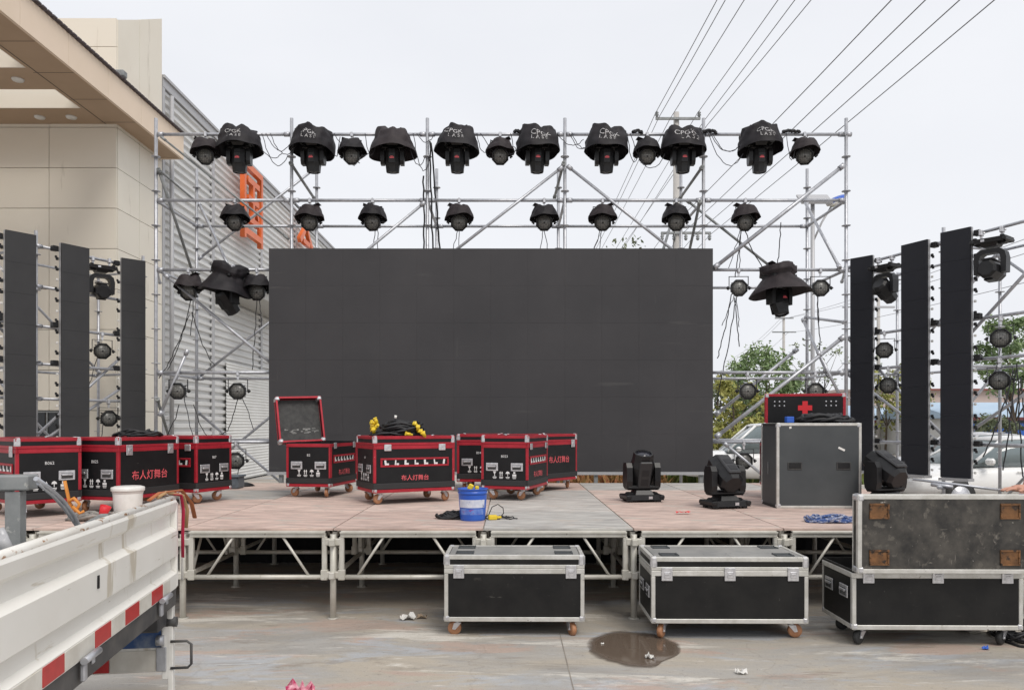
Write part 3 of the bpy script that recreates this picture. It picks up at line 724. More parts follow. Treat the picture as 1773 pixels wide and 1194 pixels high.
for a in (((1461, 286), FB, (1236, 464), FB, 'galv', .034), ((982, 287), FB, (1214, 472), FB), ((974, 289), FB, (744, 468), FB), ((736, 350), FB, (510, 536), FB),
          ((545, 292), BB, (343, 449), BB), ((279, 237), FB, (500, 414), FB, 'galv_dark', .018), ((277, 296), FB, (341, 350), BB, 'galv_dark', .018),
          ((274, 292), FB, (343, 500), BB, 'galv_dark'), ((344, 352), BB, (400, 470), FB), ((285, 475), FB, (500, 654), FB), ((500, 532), BB, (340, 656), BB),
          ((340, 711), BB, (540, 880), BB), ((500, 695), BB, (360, 810), BB), ((272, 690), FB, (300, 780), BB, 'galv_dark'), ((325, 605), FB, (276, 720), FB),
          ((1239, 757), FB, (1462, 582), FB, 'galv', .034), ((1239, 718), BB, (1381, 604), BB, 'galv', .032), ((1253, 766), FB, (1340, 838), FB),
          ((1390, 553), BB, (1430, 640), FB), ((1391, 345), BB, (1454, 464), FB), ((1188, 346), BB, (1340, 466), BB, 'galv_dark'), ((1216, 289), FB, (1177, 344), BB, 'galv_dark'),
          ((1212, 348), FB, (1186, 470), BB, 'galv_dark'), ((1163, 383), BB, (1140, 460), FB, 'galv_dark'), ((976, 282), FB, (960, 342), BB, 'galv_dark'), ((503, 282), FB, (545, 345), BB, 'galv_dark'),
          ((1395, 549), BB, (1464, 558), FB), ((1416, 608), FB, (1462, 700), FB)):
    brace(*a)

# ---------------------------------------------------------------- big screen
sx0, sx1, SD = xat(465.5, 13.25), xat(1234.5, 13.25), 13.25
sz0, sz1 = zat(816, SD), zat(430, SD)
sw = thing('led_screen', 'huge blank dark grey video screen standing at the back of the stage', 'screen', ((sx0 + sx1) / 2, SD, sz0))
W2 = (sx1 - sx0) / 2; HH = sz1 - sz0
b = MB(); nx, nz_ = 12, 6
rq = random.Random(8)
for i in range(nx):
    for k in range(nz_):
        x0 = -W2 + 2 * W2 * i / nx; x1 = -W2 + 2 * W2 * (i + 1) / nx; z0 = HH * k / nz_; z1 = HH * (k + 1) / nz_; dy = rq.uniform(-.0012, .0012)
        b.span((x0 + .0006, dy, z0 + .0006), (x1 - .0006, .03 + dy, z1 - .0006))
b.build('module_face', M['led'], sw)
b = MB(); b.span((-W2, .032, 0), (W2, .10, HH)); b.build('cabinet_back', M['galv_dark'], sw)
b = MB(); b.span((-W2 - .02, -.03, -.055), (W2 + .02, .12, -.004)); b.build('base_rail', M['grey_trim'], sw)
lg = MB(); lg.box((0, 0, 0), (.06, .10, sz0 - .055)); lgm = lg.mesh('support_leg', M['galv_dark'])
for k in range(9): link('support_leg', lgm, sw, (-W2 + .2 + (2 * W2 - .4) * k / 8, .05, -.055 - (sz0 - .055) / 2))

# ---------------------------------------------------------------- wing scaffolds and screen columns
def wing(side):
    nm = 'left' if side < 0 else 'right'
    if side > 0: P = lambda D: Vector((6.68 + .33 * (14.4 - D), D, 0))
    else: P = lambda D: Vector((-7.22 - .45 * (14.6 - D), D, 0))
    o0 = P(14.85)
    t = thing('wing_scaffold', f'angled tube scaffold on the {nm} carrying three tall narrow dark screens', 'scaffold', (o0.x, o0.y, 0))
    nrm = Vector((1, .33, 0)).normalized() if side > 0 else Vector((-1, .45, 0)).normalized()
    ds = [14.85, 12.75, 10.65, 8.55] if side > 0 else [14.9, 12.95, 11.0, 9.05]
    zz = [4.70, 3.35, 2.71, 1.37] + ([4.02, 2.12] if side < 0 else [])
    back = [P(d) + nrm * 1.25 for d in ds]
    for d, q in zip(ds, back):
        p = P(d); h = 4.95 if (side > 0 or d != 12.95) else 4.95
        post(t, p.x, p.y, h, o0.x, o0.y, r=.028); post(t, q.x, q.y, 4.7, o0.x, o0.y, r=.026)
    for i in range(3):
        p0, p1, q0, q1 = P(ds[i]), P(ds[i + 1]), back[i], back[i + 1]
        for z in zz:
            bar(t, 'ledger', (p0.x, p0.y, z), (p1.x, p1.y, z), o0.x, o0.y, .026)
            if z in (4.70, 2.71, 1.37): bar(t, 'ledger', (q0.x, q0.y, z - .05), (q1.x, q1.y, z - .05), o0.x, o0.y, .024)
        up = [(4.65, 2.75), (2.75, 4.65), (4.65, 2.75)][i]
        bar(t, 'brace', (*(p0 + nrm * .06).xy, up[0] - 1.3 if i == 0 else up[0]), (*(p1 + nrm * .06).xy, up[1] - 1.3 if i == 0 else up[1]), o0.x, o0.y, .026)
        bar(t, 'brace', (*(q0 - nrm * .06).xy, 4.6 if i % 2 else 2.7), (*(q1 - nrm * .06).xy, 2.7 if i % 2 else 4.6), o0.x, o0.y, .024)
        bar(t, 'brace', (*(p0 + nrm * .06).xy, 1.3 if i % 2 else 2.65), (*(p1 + nrm * .06).xy, 2.65 if i % 2 else 1.3), o0.x, o0.y, .026)
        bar(t, 'brace', (*(q0 - nrm * .06).xy, .3), (*(q1 - nrm * .06).xy, 2.6), o0.x, o0.y, .024)
    for p, q in zip([P(d) for d in ds], back):
        for z in (4.66, 2.67, 1.33): bar(t, 'transom', (p.x, p.y, z), (q.x, q.y, z), o0.x, o0.y, .024)
    return P, nrm
WR, nR = wing(1); WL, nL = wing(-1)
# tubes tying the main scaffold to the wings
tie = [(FX[5], Vector((6.45, 14.85, 0)), 1), (FX[0], Vector((-6.78, 14.95, 0)), -1)]
for x, q, s_ in tie:
    for z in (4.38, 2.59): bar(sc, 'transom', (x, FD, z + .06), (q.x, q.y, z + .06), 0, FD, .024)
latch_m = MB(); latch_m.box((0, 0, 0), (.05, .03, .055), ch=.01); latch_m.box((.02, .0, -.03), (.03, .02, .04)); latch_me = latch_m.mesh('latch', M['black'])
latch_w = MB(); latch_w.box((0, 0, 0), (.04, .03, .04), ch=.008); latch_we = latch_w.mesh('corner_block', M['white_plastic'])
def column(p0, D0, p1, D1, ztop, zbot, label, outer):
    'narrow screen from (pixel x, depth) to (pixel x, depth)'
    a = Vector((xat(p0, D0), D0, 0)); e = Vector((xat(p1, D1), D1, 0)); wd = (e - a).length
    t = thing('led_column', label, 'screen', ((a.x + e.x) / 2, (a.y + e.y) / 2, zbot), math.atan2(e.y - a.y, e.x - a.x), 'narrow dark screens on the side scaffolds')
    h = ztop - zbot; n = 8
    b = MB()
    for k in range(n): b.span((-wd / 2, -.0 + (.0008 if k % 2 else 0), h * k / n + .001), (wd / 2, .03, h * (k + 1) / n - .001))
    b.build('module_face', M['led_side'] if outer > 0 else M['led_left'], t)
    b = MB(); b.span((-wd / 2 - .004, .031, 0), (wd / 2 + .004, .075, h)); b.build('frame', M['grey_trim'], t)
    s_ = 1 if outer > 0 else -1
    for k in range(22):
        z = h * (k + .5) / 22
        o = link('latch' if k % 3 else 'corner_block', latch_me if k % 3 else latch_we, t, (s_ * (wd / 2 + .03), .085, z)); o.rotation_euler = (0, 0 if s_ > 0 else PI, 0)
    for z in (.55, 1.9, 2.55, h - .1):
        b = MB(); b.box((s_ * (wd / 2 + .06), .11, z), (.10, .10, .09), ch=.01); b.build('mounting_clamp', M['black'], t)
    b = MB(); b.span((-wd / 2, -.06, -.05), (wd / 2, .12, -.004))
    b.build('base_bar', M['grey_trim'], t)
    return t
column(10, 12.24, 63, 12.61, 4.79, SH + .055, 'narrow dark screen column at the far left edge of the picture', -1)
column(107, 13.13, 155, 13.56, 4.79, SH + .055, 'narrow dark screen column in the middle of the left three', -1)
column(211, 14.3, 252, 14.6, 4.79, SH + .055, 'narrow dark screen column nearest the big screen on the left', -1)
column(1472, 14.4, 1510, 14.07, 4.79, SH + .055, 'narrow dark screen column nearest the big screen on the right', 1)
column(1560, 13.34, 1605, 12.88, 4.79, SH + .055, 'narrow dark screen column in the middle of the right three', 1)
column(1628, 12.46, 1680, 12.06, 4.79, SH + .055, 'narrow dark screen column outermost on the right', 1)

# ---------------------------------------------------------------- lights
def led_lens():
    m = bpy.data.materials.new('led_lens'); m.use_nodes = True
    N = m.node_tree.nodes; L = m.node_tree.links; b = N['Principled BSDF']
    tcn = N.new('ShaderNodeTexCoord'); v = N.new('ShaderNodeTexVoronoi'); v.inputs['Scale'].default_value = 34; v.inputs['Randomness'].default_value = .25
    L.new(tcn.outputs['Object'], v.inputs['Vector'])
    r_ = N.new('ShaderNodeMapRange'); r_.inputs[1].default_value = .25; r_.inputs[2].default_value = .5; L.new(v.outputs['Distance'], r_.inputs[0])
    x = N.new('ShaderNodeMix'); x.data_type = 'RGBA'; x.inputs[6].default_value = (.25, .245, .225, 1); x.inputs[7].default_value = (.10, .10, .095, 1)
    L.new(r_.outputs[0], x.inputs[0]); L.new(x.outputs[2], b.inputs['Base Color']); b.inputs['Roughness'].default_value = .3
    return m
M['lens'] = led_lens()
M['lens_glass'] = pbr('dark_lens', (.02, .02, .03), .08, spec=.8)
RX = lambda a: Matrix.Rotation(a, 4, 'X')
T_ = lambda *p: Matrix.Translation(p)
# --- shared meshes
b = MB(); b.box((0, 0, 0), (.05, .085, .09), ch=.012); b.box((0, .0, -.07), (.03, .03, .08)); b.tube((-.04, .03, .0), (.04, .03, 0), .012, 8); clamp_me = b.mesh('clamp', M['chrome'])
def yoke_mesh(wd, drop, r=.007):
    b = MB(); h = wd / 2
    b.box((0, 0, -.105), (wd + .012, .03, .008)); b.box((-h, 0, -.105 - drop / 2 - .004), (.008, .03, drop)); b.box((h, 0, -.105 - drop / 2 - .004), (.008, .03, drop))
    return b.mesh('yoke', M['black'])
yoke_me = yoke_mesh(.33, .20)
def par_mesh():
    b = MB(); n = 8
    b.lathe([(.0, .17), (.06, .17), (.085, .15), (.115, .09), (.13, .02), (.155, .0), (.155, -.045), (.135, -.05), (.125, -.03), (.0, -.03)], n, Matrix.Rotation(PI / 8, 4, 'Z'), smooth=False)
    for k in range(8): b.box((.118 * math.cos(k * PI / 4), .118 * math.sin(k * PI / 4), .07), (.05, .012, .10), Matrix.Rotation(k * PI / 4, 3, 'Z'))
    return b
pb_ = par_mesh(); par_me = pb_.mesh('housing', M['black'])
b = MB(); b.lathe([(0, -.034), (.121, -.034), (.121, -.031), (0, -.031)], 28); lens_me = b.mesh('lens', M['lens'])
b = MB(); b.lathe([(0, -.038), (.014, -.038), (.014, -.034), (0, -.034)], 10); dot_me = b.mesh('sensor', M['black'])
b = MB(); b.lathe([(0, 0), (.03, 0), (.034, .012), (.03, .03), (.012, .035), (.012, .05), (0, .05)], 12); knob_me = b.mesh('knob', M['black'])
hood_cache = {}
def hood_mesh(r0, r1, h, seed, m, flat=False):
    'draped rain hood: gathered top, wrinkled skirt, wavy open brim'
    rr = random.Random(seed); ph = [rr.uniform(0, 6.28) for _ in range(8)]; n, nz2 = 44, 12
    big_ = r1 > .3
    def rad(a, t):
        if flat == 2:       # cinched collar, waist, wide skirt
            base = r0 * 1.12 if t < .26 else (r0 * .88 if t < .36 else r0 * .88 + (r1 - r0 * .88) * ((t - .36) / .64) ** .9)
        else: base = r0 + (r1 - r0) * (t ** (1.0 if not flat else 1.6))
        k_ = (1 - t) * (1.0 if big_ else .45) + .22
        wv = .05 * math.sin(3 * a + ph[0]) + .045 * math.sin(5 * a + ph[1] + 2 * t) + .035 * math.sin(9 * a + ph[2] + 5 * t) + .025 * math.sin(15 * a + ph[3] + 4 * t)
        q = noise.noise(Vector((math.cos(a) * 2.2, math.sin(a) * 2.2, t * 3 + seed * 3.7)))
        return base * (1 + wv * k_ + .13 * q * k_ + .04 * math.sin(t * PI))
    def zz(a, t):
        q = noise.noise(Vector((math.cos(a) * 1.6 + seed, math.sin(a) * 1.6, 7.0)))
        return h * (.5 - t) + (.012 * math.sin(2 * a + ph[5]) + .010 * math.sin(5 * a + ph[6])) * t + ((.04 if flat == 2 else .09 if big_ else .03) * q + .02 * math.sin(3 * a + ph[7])) * (1 - t) ** 1.5
    b = MB(); vs = [Vector((0, 0, h * .5 + .03))]; fs = []
    for i in range(nz2 + 2):
        t = max(0, (i - 1) / nz2); k0 = .55 if i == 0 else 1
        for k in range(n):
            a = 2 * PI * k / n; r_ = rad(a, t) * k0; vs.append(Vector((r_ * math.cos(a), r_ * math.sin(a), zz(a, t) + (.03 if i == 0 else 0))))
    for k in range(n): fs.append((0, 1 + k, 1 + (k + 1) % n))
    for i in range(nz2 + 1):
        for k in range(n): fs.append((1 + i * n + k, 1 + (i + 1) * n + k, 1 + (i + 1) * n + (k + 1) % n, 1 + i * n + (k + 1) % n))
    b.add(vs, fs, True)
    # a loose fold of cloth and tie ends on the top
    a = rr.uniform(0, 3); d = rr.choice((-1, 1))
    b.add([Vector((d * .02, -.05, h * .5 + .02)), Vector((d * .16, -.06, h * .5 + .075)), Vector((d * .20, .03, h * .5 + .055)), Vector((d * .05, .06, h * .5 + .015))], [(0, 1, 2, 3)])
    return b.mesh('rain_hood', m, recalc=False), rad, zz
def wrap_text(body, size, rad, zz, h, zc, xoff=0.0, m=None):
    src = text_mesh(body, size, m or M['letter_white'])
    me = src.copy(); 
    b = bmesh.new(); b.from_mesh(me)
    bmesh.ops.triangulate(b, faces=b.faces); bmesh.ops.subdivide_edges(b, edges=[e for e in b.edges if e.calc_length() > .03], cuts=1); 
    rm = rad(-PI / 2, .5)
    for v in b.verts:
        a = -PI / 2 + (v.co.x + xoff) / rm; z = zc + v.co.y; t = .5 - z / h; t = min(1, max(0, t)); r_ = rad(a, t) + .006
        v.co = Vector((r_ * math.cos(a), r_ * math.sin(a), zz(a, t)))
    b.to_mesh(me); b.free(); return me
def cable_mesh(p0, p1, drop, seed, r=.007):
    b = MB(); b.path(sag(p0, p1, drop, 10, .012, random.Random(seed)), r, 6); return b.mesh('power_cable', M['cable_thin'])
def par(loc, label, group, tilt=R(12), pan=0.0, hood=None, cables=0, seed=1, dz=0.0):
    t = thing('par_light', label, 'stage light', loc, pan, group)
    link('clamp', clamp_me, t); yk = link('yoke', yoke_me, t)
    z0 = -.305 if not hood else -.375; MM = RX(-(R(90)) + tilt)
    for nm, me in (('housing', par_me), ('lens', lens_me), ('sensor', dot_me)):
        o = link(nm, me, t, (0, 0, z0))
        o.rotation_euler = (R(-90) + tilt, 0, 0)
    for s_ in (-1, 1): o = link('knob', knob_me, t, (s_ * .168, 0, z0), (0, R(90) * s_, 0))
    if hood:
        key = ('s', hood); 
        if key not in hood_cache: hood_cache[key] = hood_mesh(.165, .255, .20, 100 + hood, M['hood_faded'] if hood % 2 else M['hood'])
        o = link('rain_hood', hood_cache[key][0], t, (0, 0, -.215)); o.rotation_euler = (R(-6), R((hood * 37) % 9 - 4), 0)
    for k in range(cables):
        rc = random.Random(seed * 7 + k); x1 = rc.uniform(-.25, .25)
        o = link('power_cable', cable_mesh((.02 * k, .16, z0), (x1, .22, -.305 - rc.uniform(.5, .95)), -.0 + rc.uniform(-.02, .02), seed * 7 + k), t)
    return t
# --- moving head, standing upright at the origin (flipped when hung)
b = MB()
def pent(w0, w1, z0, z1, d0, d1):
    vs = [(-w0, -d0, z0), (w0, -d0, z0), (w0, d0, z0), (-w0, d0, z0), (-w1, -d1, z1), (w1, -d1, z1), (w1, d1, z1), (-w1, d1, z1)]
    return vs, [(0, 3, 2, 1), (4, 5, 6, 7), (0, 1, 5, 4), (1, 2, 6, 5), (2, 3, 7, 6), (3, 0, 4, 7)]
b.add(*pent(.225, .205, .025, .085, .15, .14)); b.add(*pent(.11, .09, .086, .135, .12, .09)); b.add(*pent(.20, .17, .086, .11, .05, .05))
for sx in (-1, 1):
    for sy in (-1, 1): b.box((sx * .17, sy * .11, .0125), (.05, .05, .025), ch=.006)
    b.box((sx * .20, 0, .06), (.06, .32, .05), ch=.012)
base_me = b.mesh('base', M['black'])
b = MB(); b.box((.06, -.152, .055), (.045, .006, .03)); panel_me = b.mesh('display', M['chrome'])
b = MB()
b.box((0, 0, .165), (.40, .17, .055), ch=.02)
for s_ in (-1, 1):
    M4 = T_(s_ * .170, 0, 0) @ Matrix.Rotation(R(90), 4, 'Z')
    b.prism([(-.075, .17), (.075, .17), (.09, .24), (.085, .40), (.055, .455), (-.055, .455), (-.085, .40), (-.09, .24)], -.034, .034, M4)
yokeM_me = b.mesh('yoke', M['black'])
b = MB()
arc = [(-.20, .50), (-.205, .30), (-.185, .215), (-.12, .165), (.12, .165), (.185, .215), (.205, .30), (.20, .50), (.135, .50), (.135, .30), (.115, .245), (.08, .225), (-.08, .225), (-.115, .245), (-.135, .30), (-.135, .50)]
for q_ in ([0, 1, 14, 15], [1, 2, 13, 14], [2, 3, 12, 13], [3, 4, 11, 12], [4, 5, 10, 11], [5, 6, 9, 10], [6, 7, 8, 9]): b.prism([arc[i] for i in q_], -.075, .075)
yokeT_me = b.mesh('yoke', M['black'])
b = MB(); b.lathe([(.0, -.21), (.075, -.21), (.098, -.17), (.105, -.05), (.108, .05), (.095, .12), (.088, .21), (.075, .215), (.070, .195), (.0, .195)], 8, Matrix.Diagonal((1.32, 1.32, 1, 1)) @ Matrix.Rotation(PI / 8, 4, 'Z'), smooth=False)
b.box((0, .135, -.02), (.12, .02, .18), ch=.008)
b.tube((-.14, 0, 0), (.14, 0, 0), .045, 14)
head_me = b.mesh('head', M['black'])
b = MB(); b.box((0, -.136, -.01), (.15, .03, .33), ch=.012); vent_me = b.mesh('vent_panel', M['vent'])
b = MB(); b.box((0, -.1515, -.095), (.085, .004, .075)); b.box((0, -.1515, .02), (.085, .004, .075)); grille_me = b.mesh('grille', M['black_soft'])
b = MB(); b.lathe([(0, .198), (.069, .198), (.069, .204), (.0, .212)], 20, Matrix.Diagonal((1.25, 1.25, 1, 1))); hl_me = b.mesh('lens', M['lens_glass'])
b = MB(); b.box((0, 0, 0), (.075, .004, .022), ch=.001); b.box((.0, .0, -.022), (.05, .004, .010), ch=.001); mark_me = b.mesh('red_mark', M['letter_red'])
def moving_head(loc, label, group, rz=0.0, hang=False, tilt=0.0, hood=None, text=True, hz=0.0, hroll=0.0, hoff=(0, 0), scale=1.0, tall=False):
    t = thing('moving_head_light', label, 'stage light', loc, rz, group)
    piv = .37 if not tall else .46
    for nm, me in (('base', base_me), ('display', panel_me), ('yoke', yokeT_me if tall else yokeM_me)):
        o = link(nm, me, t)
        if hang: o.rotation_euler = (0, PI, 0); o.location = (0, 0, -.085)
    h = link('head', head_me, t); l = link('lens', hl_me, t)
    for o in (h, l):
        if hang: o.rotation_euler = (PI + tilt, 0, 0); o.location = (0, 0, -.085 - piv)
        else: o.rotation_euler = (tilt, 0, 0); o.location = (0, 0, piv)
    if hang:
        for s_ in (-1, 1): link('clamp', clamp_me, t, (s_ * .13, 0, 0))
        if abs(tilt) < .5:
            link('red_mark', mark_me, h, (0, .1475, -.02))
    vp = link('vent_panel', vent_me, h); link('grille', grille_me, vp)
    t.scale = (scale,) * 3
    if hood:
        key = ('b', hood)
        if key not in hood_cache:
            r0, r1, hh, flat, md_ = {1: (.27, .40, .36, 0, 'hood'), 2: (.30, .39, .37, 0, 'hood'), 3: (.26, .42, .38, 0, 'hood_faded'), 4: (.25, .395, .39, 0, 'hood'),
                                     7: (.28, .385, .38, 0, 'hood'), 8: (.29, .40, .37, 0, 'hood'),
                                     5: (.24, .49, .44, 2, 'hood_faded'), 6: (.25, .42, .44, 2, 'hood')}[hood]
            hood_cache[key] = (*hood_mesh(r0, r1, hh, 40 + hood, M[md_], flat), hh)
        me, rad, zz, hh = hood_cache[key]
        o = link('rain_hood', me, t, (hoff[0], 0, -.135 + hz)); o.rotation_euler = (R(-4), hroll, 0)
        if text:
            if ('t', hood) not in hood_cache:
                hood_cache['t', hood] = [wrap_text('CPGK', .105 + .004 * hood, rad, zz, hh, .035 - .004 * (hood % 4), -.05 + .025 * (hood % 4), M['print_faded']), wrap_text('L A S E', .075 + .003 * hood, rad, zz, hh, -.06, -.03 + .03 * (hood % 3), M['print_faded'])]
            for me2 in hood_cache['t', hood]: link('lettering', me2, o)
    return t

# ---------------------------------------------------------------- lights in place
ords = ['first', 'second', 'third', 'fourth', 'fifth', 'sixth', 'seventh', 'eighth']
TZ = FZ['top']
big = [(415, 1, True, 'leftmost, above the orange sign'), (543, 2, True, 'hanging just right of the second scaffold post'),
       (680, 3, False, 'faded and unlettered, left of the middle posts'), (792, 4, True, 'right of the third scaffold post'),
       (930, 7, True, 'left of the fourth scaffold post'), (1050, 7, True, 'right of the fourth scaffold post'), (1182, 8, True, 'in front of the tall power pole'),
       (1315, 2, True, 'rightmost')]
for k, (px, hd, tx, where) in enumerate(big):
    h_ = hd
    moving_head((xat(px, FD), FD - .01, TZ), f'large black hooded moving light on top rail, {where}', 'hooded moving lights on the top rail', R([3, -4, 2, 0, 5, -3, 2, -2][k]),
                True, R([6, 4, 8, 5, 3, 6, 2, 4][k]), h_, tx, hz=[.02, .0, -.03, .02, 0, 0, .0, .03][k], hroll=R([-3, 4, -2, 2, -3, 3, 1, -2][k]))
for k, (px, dz, where) in enumerate([(357, 0, 'leftmost, beside the first big hood'), (610, 0, 'between two big hoods of the second bay'), (866, 0, 'between the third and fourth scaffold posts'),
                                     (1120, 0, 'left of the tall power pole'), (1392, 0, 'rightmost, near the right scaffold post')]):
    par((xat(px, FD), FD - .03, TZ - .02), f'small hooded lamp on the top rail, {where}', 'small hooded lamps on the top rail', R([14, 10, 22, 16, 18][k]), R([10, -6, 3, -5, -14][k]), 1 + k % 4, 0, k)
for k, (px, where) in enumerate([(408, 'leftmost, in front of the orange boxed sign'), (537, 'by the second scaffold post'), (646, 'left of the third post'),
                                 (795, 'right of the third scaffold post'), (942, 'pale lens, left of the fourth post'), (1043, 'faded hood, right of the fourth post'),
                                 (1170, 'reddish faded hood in front of the power pole'), (1289, 'rightmost, right of the big screen')]):
    par((xat(px, FD), FD - .03, FZ['mid'] - .02), f'small hooded lamp on the second rail, {where}', 'small hooded lamps on the second rail', R([20, 16, 18, 20, 14, 16, 20, 22][k]),
        R([-12, 4, -10, 6, 2, 0, -4, 6][k]), 1 + (k + 1) % 4, [0, 0, 2, 2, 2, 2, 1, 2][k], 20 + k)
LZ = FZ['low']
par((xat(328, FD), FD - .03, LZ - .02), 'wide hooded lamp on the left third rail in front of the corrugated shed', 'lamps beside the big screen', R(18), R(-8), 3, 1, 40)
par((xat(446, FD), FD - .03, LZ - .02), 'hooded lamp half hidden by the left edge of the big screen', 'lamps beside the big screen', R(14), R(4), 2, 1, 41)
moving_head((xat(398, FD), FD - .12, LZ - .0), 'big drooping hooded moving light on the third rail left of the big screen', 'hooded moving lights beside the screen', R(-30), True, R(42), 6, False, hz=-.05, hroll=R(10), scale=1.05, tall=True)
moving_head((xat(1345, FD), FD - .12, LZ + .0), 'big wide brimmed hooded moving light on the third rail right of the big screen', 'hooded moving lights beside the screen', R(22), True, R(-18), 5, False, hz=-.05, hroll=R(-3), scale=1.08, tall=True)
for px, zk, lab, cb in ((1278, 'low', 'bare round lamp on the third rail just right of the big screen', 2), (1419, 'low', 'bare round pale lensed lamp right of the wide brimmed hood', 1),
                        (310, 'lower', 'bare round lamp on the fourth rail by the left scaffold post', 1), (413, 'lower', 'bare round lamp on the fourth rail against the white shutter', 1),
                        (1293, 'lower', 'bare round lamp on the fourth rail before the green tree', 0), (1410, 'lower', 'bare round lamp above the red case with the cross', 0),
                        (410, 'base', 'bare round lamp on the lowest rail left of the open lidded case', 1), (1287, 'base', 'bare round lamp low behind the middle floor moving light', 1)):
    par((xat(px, FD), FD - .03, FZ[zk] - .02), lab, 'bare lamps beside the big screen', R(4), R((px * 7) % 11 - 5), None, cb, px)
def on_wing(P, px, side):
    lo, hi = 8.6, 14.9
    for _ in range(60):
        md = (lo + hi) / 2; p = P(md); q = PX0 + F * p.x / p.y
        if (q > px) == (side > 0): lo = md
        else: hi = md
    return P((lo + hi) / 2)
def wl(P, side, px, z, fn, *a, **kw):
    p = on_wing(P, px, side); p = p - (nR if side > 0 else nL) * .06; return fn((p.x, p.y, z), *a, **kw)
wl(WL, -1, 171, 4.68, moving_head, 'black moving light hanging between the middle and inner left screen columns', 'moving lights on the side scaffolds', R(42), True, R(98), scale=1.05, tall=True)
wl(WL, -1, 173, 3.33, par, 'upper bare lamp between the middle and inner left screen columns', 'bare lamps on the side scaffolds', R(8), R(40), None, 1, 60)
wl(WL, -1, 184, 2.10, par, 'lower bare lamp between the middle and inner left screen columns', 'bare lamps on the side scaffolds', R(6), R(48), None, 1, 61)
wl(WR, 1, 1537, 4.66, moving_head, 'black moving light hanging between the inner and middle right screen columns', 'moving lights on the side scaffolds', R(-62), True, R(55), scale=1.05, tall=True)
wl(WR, 1, 1722, 4.66, moving_head, 'black moving light hanging right of the outermost right screen column', 'moving lights on the side scaffolds', R(-52), True, R(86), scale=1.12, tall=True)
wl(WR, 1, 1536, 3.33, par, 'upper bare lamp between the inner and middle right screen columns', 'bare lamps on the side scaffolds', R(4), R(-32), None, 0, 62)
wl(WR, 1, 1543, 2.69, par, 'lower bare lamp between the inner and middle right screen columns', 'bare lamps on the side scaffolds', R(4), R(-38), None, 0, 63)
wl(WR, 1, 1738, 3.30, par, 'bare lamp before the tree right of the outermost right screen column', 'bare lamps on the side scaffolds', R(0), R(-38), None, 1, 64)
wl(WR, 1, 1736, 2.66, par, 'bare lamp above the dangling cables right of the outermost right column', 'bare lamps on the side scaffolds', R(4), R(-42), None, 2, 65)
# floor moving lights
moving_head((xat(1111, 9.05), 9.05, SH), 'black moving light standing on the stage nearest the middle of the deck', 'moving lights standing on the stage', R(8), False, R(20))
moving_head((xat(1255, 8.35), 8.35, SH), 'black moving light with tilted head standing left of the large black case', 'moving lights standing on the stage', R(14), False, R(-58))
moving_head((xat(1533, 8.1), 8.1, SH + .06), 'black moving light with tilted head right of the large black case behind the open case', 'moving lights standing on the stage', R(20), False, R(-62))

# ---------------------------------------------------------------- cables on the scaffold
def loop_cables(name, label, spans, r=.007, seed=0, m='cable_thin', group=None):
    rr = random.Random(seed); b = MB()
    for p0, p1, dr in spans: b.path(sag(p0, p1, dr, 12, .012, rr), r, 5)
    return tag(b.build(name, M[m]), label, 'cable', group)
def rail(px, y=TZ): return Vector((xat(px, FD), FD - .05, y))
for k, (ps, lab) in enumerate([([(455, 500), (462, 503), (470, 512), (440, 490)], 'thin cables drooping from the top rail left of the second post'), ([(575, 590), (580, 640), (633, 650)], 'thin cables drooping between the lamps of the second bay'),
                               ([(716, 745), (722, 752), (705, 738)], 'thin cables drooping from the top rail left of the third post'), ([(826, 850), (832, 905), (884, 900)], 'thin cables drooping between the lamps of the middle bay'),
                               ([(965, 1010), (985, 1020), (990, 1030)], 'thin cables drooping right of the fourth post'), ([(1085, 1105), (1090, 1150)], 'thin cables drooping left of the tall power pole'),
                               ([(1225, 1285), (1228, 1280), (1232, 1290), (1360, 1375)], 'thin cables drooping left of the rightmost big hooded light')]):
    rr = random.Random(k); sp = []
    for a, c in ps:
        p0 = rail(a); p1 = rail(c); p1.z -= rr.uniform(.0, .45); sp.append((p0, p1, rr.uniform(.12, .42)))
    loop_cables('lighting_cable', lab, sp, .007, k, group='cables looped along the top rail')
loop_cables('lighting_cable', 'black cable bundle running down the third scaffold post', [(Vector((FX[2] - .06, FD - .05, 6.0)), Vector((FX[2] - .05, FD - .06, 4.6)), -.02), (Vector((FX[2] + .06, FD + .02, 6.6)), Vector((FX[2] + .22, FD + .2, 4.6)), .03),
            (Vector((FX[2] + .05, FD - .06, 6.6)), Vector((FX[2] + .10, FD - .04, 4.6)), -.05)], .015, 31, 'black_soft')
loop_cables('lighting_cable', 'looped cables hanging left of the screen before the shed', [(at(328, 545, FD), at(275, 655, FD), .10), (at(330, 520, FD), at(290, 640, FD), .15), (at(332, 540, FD), at(372, 632, FD), .12), (at(335, 700, FD), at(375, 760, FD), .2),
            (at(310, 700, FD), at(272, 750, FD), .25), (at(412, 690, FD), at(380, 750, FD), .2), (at(445, 520, FD), at(437, 640, FD), .05)], .008, 32, 'black_soft')
loop_cables('lighting_cable', 'cables hanging from the third rail right of the big screen', [(at(1352, 385, FD), at(1346, 462, FD - .1), .03), (at(1283, 395, FD), at(1273, 480, FD), .04), (at(1290, 400, FD), at(1330, 470, FD), .12), (at(1266, 510, FD), at(1242, 620, FD), .1),
            (at(1275, 515, FD), at(1240, 700, FD), .05), (at(1415, 510, FD), at(1420, 610, FD), .0), (at(1418, 600, FD), at(1436, 655, FD), .12), (at(1272, 515, FD), at(1280, 600, FD), .0)], .009, 33, 'black_soft')
q = on_wing(WR, 1752, 1)
